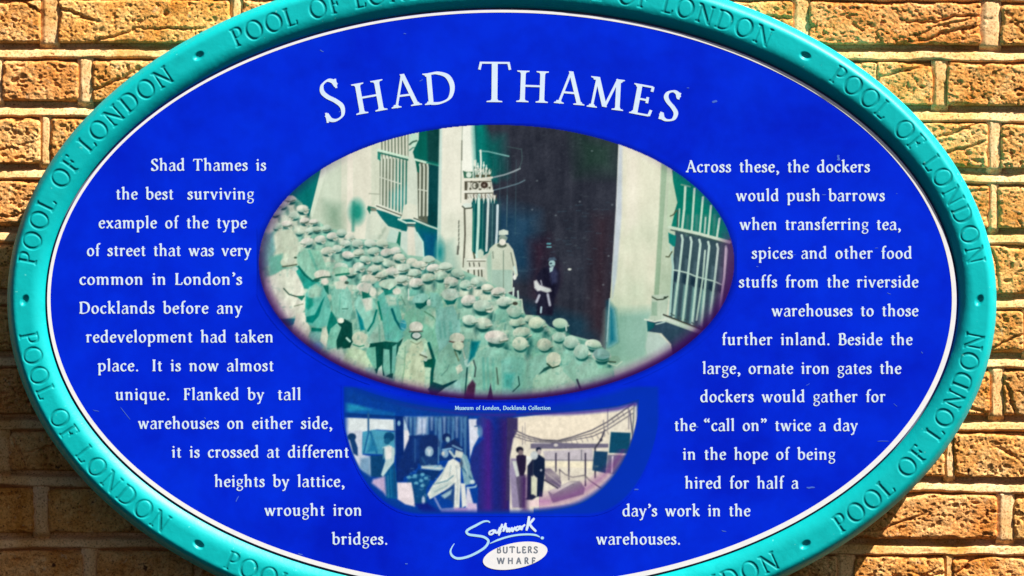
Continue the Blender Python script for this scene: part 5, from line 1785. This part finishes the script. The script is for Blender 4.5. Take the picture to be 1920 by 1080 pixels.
TZ = 0.5
LEFT = [("Shad Thames is", 283, 499, 320), ("the best", 218, 325, 374), ("surviving", 351, 476, 374), ("example of the type", 185, 463, 428),
        ("of street that was very", 163, 471, 480), ("common in London\u2019s", 149, 454, 534),
        ("Docklands before any", 149, 454, 588), ("redevelopment had taken", 161, 511, 642),
        ("place.", 183, 259, 696), ("It is now almost", 286, 513, 696), ("unique.", 216, 317, 750),
        ("Flanked by", 345, 495, 750), ("tall", 521, 563, 750),
        ("warehouses on either side,", 259, 623, 804), ("it is crossed at different", 322, 654, 858),
        ("heights by lattice,", 402, 646, 913), ("wrought iron", 496, 677, 967), ("bridges.", 622, 726, 1021)]
RIGHT = [("Across these, the dockers", 1286, 1631, 323), ("would push barrows", 1380, 1659, 377),
         ("when transferring tea,", 1387, 1689, 431), ("spices and other food", 1409, 1709, 485),
         ("stuffs from the riverside", 1385, 1722, 539), ("warehouses to those", 1447, 1722, 593),
         ("further inland. Beside the", 1354, 1711, 647), ("large, ornate iron gates the", 1317, 1690, 701),
         ("dockers would gather for", 1313, 1660, 754), ("the \u201ccall on\u201d twice a day", 1265, 1608, 808),
         ("in the hope of being", 1280, 1566, 862), ("hired for half a", 1284, 1497, 916),
         ("day\u2019s work in the", 1167, 1407, 968), ("warehouses.", 1118, 1275, 1021)]


def body_line(txt, x0, x1, yb, XH, Wd, Th, key, name="text_line", mat=None, caps=1.47, z=TZ):
    tl = TextLine()
    gl = []
    for ch in txt:
        if ch in CAPS:
            gl.append(glyph_tris(ch, key, XH * caps, Wd * 1.1, Th, n=3))
        else:
            adv, v, t = glyph_tris(ch, key, XH, Wd, Th, n=3)
            if ch == ' ':
                adv = XH * .78
            gl.append((adv, v, t))
    inked = [(a, v) for a, v, t in gl]
    first = min(p[0] for p in gl[0][1])
    last_adv = gl[-1][0]
    last = max(p[0] for p in gl[-1][1])
    nat = sum(a for a, *_ in gl[:-1]) + last - first
    n = len(txt) - 1
    sx = 1.0
    tr = (x1 - x0 - nat) / n
    if tr < -0.8 or tr > 1.8:
        tr2 = max(-0.8, min(1.8, tr))
        sx = (x1 - x0 - tr2 * n) / nat
        tr = tr2
    x = x0 - first * sx
    for a, v, t in gl:
        if v:
            tl.add((v, t), x, yb, 0.0, sx)
        x += a * sx + tr
    return tl.build(name, mat or MAT_WHITE, z), sx, tr


def build_title():
    items = [('S', 631.5, 226.5, -13, 79), ('H', 697.5, 210.5, -10, 58), ('A', 763, 200, -7.5, 60), ('D', 826, 194.5, -5, 59),
             ('T', 927, 191.5, 0.5, 76), ('H', 997.5, 192, 2, 59), ('A', 1067, 195.5, 5, 60), ('M', 1134, 204, 7, 58),
             ('E', 1200, 215.5, 10.5, 57), ('S', 1250.5, 226.5, 13.5, 58)]
    sxs = dict(zip([id(i) for i in items], (.88, 1.12, .98, 1.1, 1.02, 1.1, .98, 1.06, 1.12, 1.0)))
    for nm, part in (("title_word", items[:4]), ("title_word", items[4:])):
        tl = TextLine()
        for it in part:
            ch, x, y, r, H = it
            adv, v, t = glyph_tris(ch, "title%d" % H, H, (11.6 if ch == 'T' else 9.8) if H > 70 else 8.8, 3.7, n=10, fine=True)
            xs = [p[0] for p in v]
            mid = (min(xs) + max(xs)) / 2
            tl.add(([(a - mid, b) for a, b in v], t), x, y, math.radians(r), sxs[id(it)])
        tl.build(nm, MAT_WHITE, TZ, "arched heading word SHAD" if len(part) == 4 else "arched heading word THAMES")


def stroke_tris(pts, w, taper=(.6, .6), n=10, smooth_=True):
    P = catmull(pts, n) if smooth_ else np.array(pts, float)
    d = np.gradient(P, axis=0)
    d /= np.maximum(np.linalg.norm(d, axis=1, keepdims=True), 1e-9)
    k = np.linspace(0, 1, len(P))
    ww = w / 2 * np.minimum(1, np.minimum(taper[0] + (1 - taper[0]) * k * 6, taper[1] + (1 - taper[1]) * (1 - k) * 6))
    nn = np.stack([-d[:, 1], d[:, 0]], 1) * ww[:, None]
    L, R = P + nn, P - nn
    return [[tuple(L[i]), tuple(L[i + 1]), tuple(R[i + 1]), tuple(R[i])] for i in range(len(P) - 1)]


def polys_object(name, polys, mat, z, label=None):
    """polygons in photo px -> one flat printed object"""
    v, t = union_tris([[(x, -y) for x, y in q] for q in polys])
    tl = TextLine()
    tl.add((v, t), 0, 0)
    return tl.build(name, mat, z, label)


def G(x, y):
    return (830 + x / 8.727, 960 + y / 8.727)


def clip_convex(poly, clip):
    """Sutherland-Hodgman against a convex polygon"""
    if area2(clip) < 0:
        clip = clip[::-1]
    out = list(poly)
    for i in range(len(clip)):
        a, b = clip[i], clip[(i + 1) % len(clip)]
        src, out = out, []
        if not src:
            return out

        def side(q):
            return (b[0] - a[0]) * (q[1] - a[1]) - (b[1] - a[1]) * (q[0] - a[0])
        for k in range(len(src)):
            u, v = src[k], src[(k + 1) % len(src)]
            su, sv = side(u), side(v)
            if su >= 0:
                out.append(u)
            if (su >= 0) != (sv >= 0):
                t = su / (su - sv)
                out.append((u[0] + (v[0] - u[0]) * t, u[1] + (v[1] - u[1]) * t))
    return out


def build_logos():
    pl = []
    script = []
    for pts, w, tp in (
            ([(775, 172), (735, 150), (660, 160), (540, 222), (430, 280), (390, 325), (430, 368), (540, 385), (660, 405), (735, 450),
              (745, 500), (690, 580), (560, 665), (400, 735), (250, 760), (160, 720), (128, 650), (150, 580), (192, 515)], 4.0, (.5, .25)),
            ([(775, 515), (900, 460), (1060, 408), (1230, 375), (1400, 366), (1520, 378), (1590, 410)], 3.4, (.4, .5)),
            ([(815, 300), (770, 325), (765, 360), (800, 365), (840, 330), (820, 300), (860, 300)], 3.4, (.8, .8)),
            ([(860, 290), (870, 335), (905, 330), (935, 270), (925, 330), (960, 310)], 3.6, (.8, .8)),
            ([(975, 195), (945, 290), (918, 385)], 3.6, (.8, .6)),
            ([(920, 262), (1000, 240), (1050, 232)], 3.0, (.8, .8)),
            ([(1035, 180), (1010, 250), (990, 322)], 3.6, (.8, .8)),
            ([(990, 315), (1030, 262), (1055, 270), (1050, 318), (1085, 300)], 3.4, (.8, .8)),
            ([(1085, 255), (1090, 318), (1135, 262), (1140, 315), (1190, 240)], 3.6, (.8, .8)),
            ([(1240, 232), (1200, 262), (1205, 300), (1245, 280), (1262, 232), (1262, 292)], 3.4, (.8, .8)),
            ([(1290, 225), (1290, 288), (1310, 240), (1350, 205)], 3.4, (.8, .8)),
            ([(1415, 70), (1400, 180), (1370, 305)], 4.4, (.8, .7)),
            ([(1500, 100), (1440, 170), (1395, 205)], 4.0, (.7, .8)),
            ([(1420, 195), (1460, 250), (1530, 320)], 4.0, (.8, .7))):
        q_ = stroke_tris([G(*p) for p in pts], w + (.6 if w > 3.45 else .3), tp)
        (pl if (len(pts) > 9 or pts[0] == (775, 515)) else script).extend(q_)
    pl.append([tuple(q) for q in ell_pts(*G(1630, 425), 3.2, 2.8, 14)])
    # the big S and the underline in pale blue, the small script whiter
    polys_object("handwritten_logo", pl, MAT_PALE, TZ, "handwritten Southwark logo with a sweeping S and underline")
    polys_object("script_lettering", script, MAT_WHITE, TZ + .05, "small white handwriting outhwark beside the sweeping S")
    cx, cy = G(1187, 715)
    e = ell_pts(cx, cy, 61.5, 24.0, 72, tilt=-.20)
    o = polys_object("oval_badge", [[tuple(q) for q in e]], MAT_BORDER, TZ + .1, "white tilted oval badge reading BUTLERS WHARF")
    pl = []
    for txt, xs, yb, H in (("BUTLERS", (888, 1530), 670, 104), ("WHARF", (893, 1500), 850, 104)):
        h = H / 8.727
        gl = [glyph_polys(c, h, 2.7, 2.3, phi=0, serif=False, n=4) for c in txt]
        nat = sum(g[0] for g in gl)
        tr = ((xs[1] - xs[0]) / 8.727 - nat) / (len(txt) - 1) + .6
        x, y = G(xs[0], yb)
        edge_ = [tuple(q_) for q_ in ell_pts(cx, cy, 60.8, 23.5, 48, tilt=-.20)]
        for a, q in gl:
            for p in q:
                pp = [(x + gx - .6, y - gy) for gx, gy in p]
                # only what lies on the white oval prints
                pp = clip_convex(pp, edge_)
                if len(pp) > 2:
                    pl.append(pp)
            x += a + tr
    polys_object("badge_lettering", pl, MAT_GREY, TZ + .2)


def build_scuffs():
    r = random.Random(3)
    pl = []
    marks = [(1340, 190, 10, 4, -.15), (1572, 296, 4, 10, .1), (1305, 800, 9, 3, .2), (1520, 914, 16, 3, -.05), (1656, 827, 22, 1.2, 0),
             (235, 775, 30, 1.2, .9), (445, 935, 12, 1.6, -1.1), (563, 1039, 9, 2, .1), (1193, 918, 9, 2.4, -.1), (762, 1057, 5, 2, 0),
             (1545, 365, 8, 1.4, 0), (1290, 165, 5, 1.4, .4), (180, 770, 12, 1.2, .3), (1420, 500, 4, 1.6, 0), (1488, 478, 10, 1.2, 0)]
    for _ in range(16):
        a, q = r.uniform(0, 6.283), r.uniform(.55, .97) ** .5
        marks.append((CX + 840 * q * math.cos(a), CY + 530 * q * math.sin(a), r.uniform(2, 9), r.uniform(.8, 1.6), r.uniform(-1.2, 1.2)))
    for x, y, l, w, a in marks:
        pts = [(x + l * k * math.cos(a), y + l * k * math.sin(a) + r.uniform(-.6, .6)) for k in (-.5, -.2, .15, .5)]
        pl += stroke_tris(pts, w, (.3, .3), 3)
    o = polys_object("scuff_marks", pl, MAT_SCUFF, .25)
    o["kind"] = "stuff"
    o["label"] = "small pale scuffs and scratches on the blue enamel"


build_wall()
build_rim()
disc("panel", 0.5, 0.5, 853.0, 545.0, 0.0, MAT_PANEL, back=-9.0)["label"] = "blue enamelled face of the oval sign"
disc("backing_plate", 840.0, 532.0, 862.0, 554.0, -8.5, MAT_GREY)
disc("white_border", 845.0, 537.6, 852.6, 544.6, 0.35, MAT_BORDER, shift=(-1.2, -2.0))["label"] = "thin white border line round the blue face"
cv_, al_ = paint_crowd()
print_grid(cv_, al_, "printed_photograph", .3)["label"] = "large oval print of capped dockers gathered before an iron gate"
cv_, al_ = paint_lower()
print_grid(cv_, al_, "printed_photograph", .3)["label"] = "bowl-shaped print of dock workers and a riverside bridge"
build_title()
for tx in LEFT + RIGHT:
    o_, sx_, tr_ = body_line(*tx, 14.9, 3.75, 1.65, "body")
    o_["label"] = "white line of text reading %s" % " ".join(tx[0].split())
    print(tx[0], round(sx_, 2), round(tr_, 2))
body_line("Museum of London, Docklands Collection", 853, 1032, 768.5, 5.0, 1.5, .8, "tiny", "picture_credit", MAT_PALE)
build_logos()
build_scuffs()
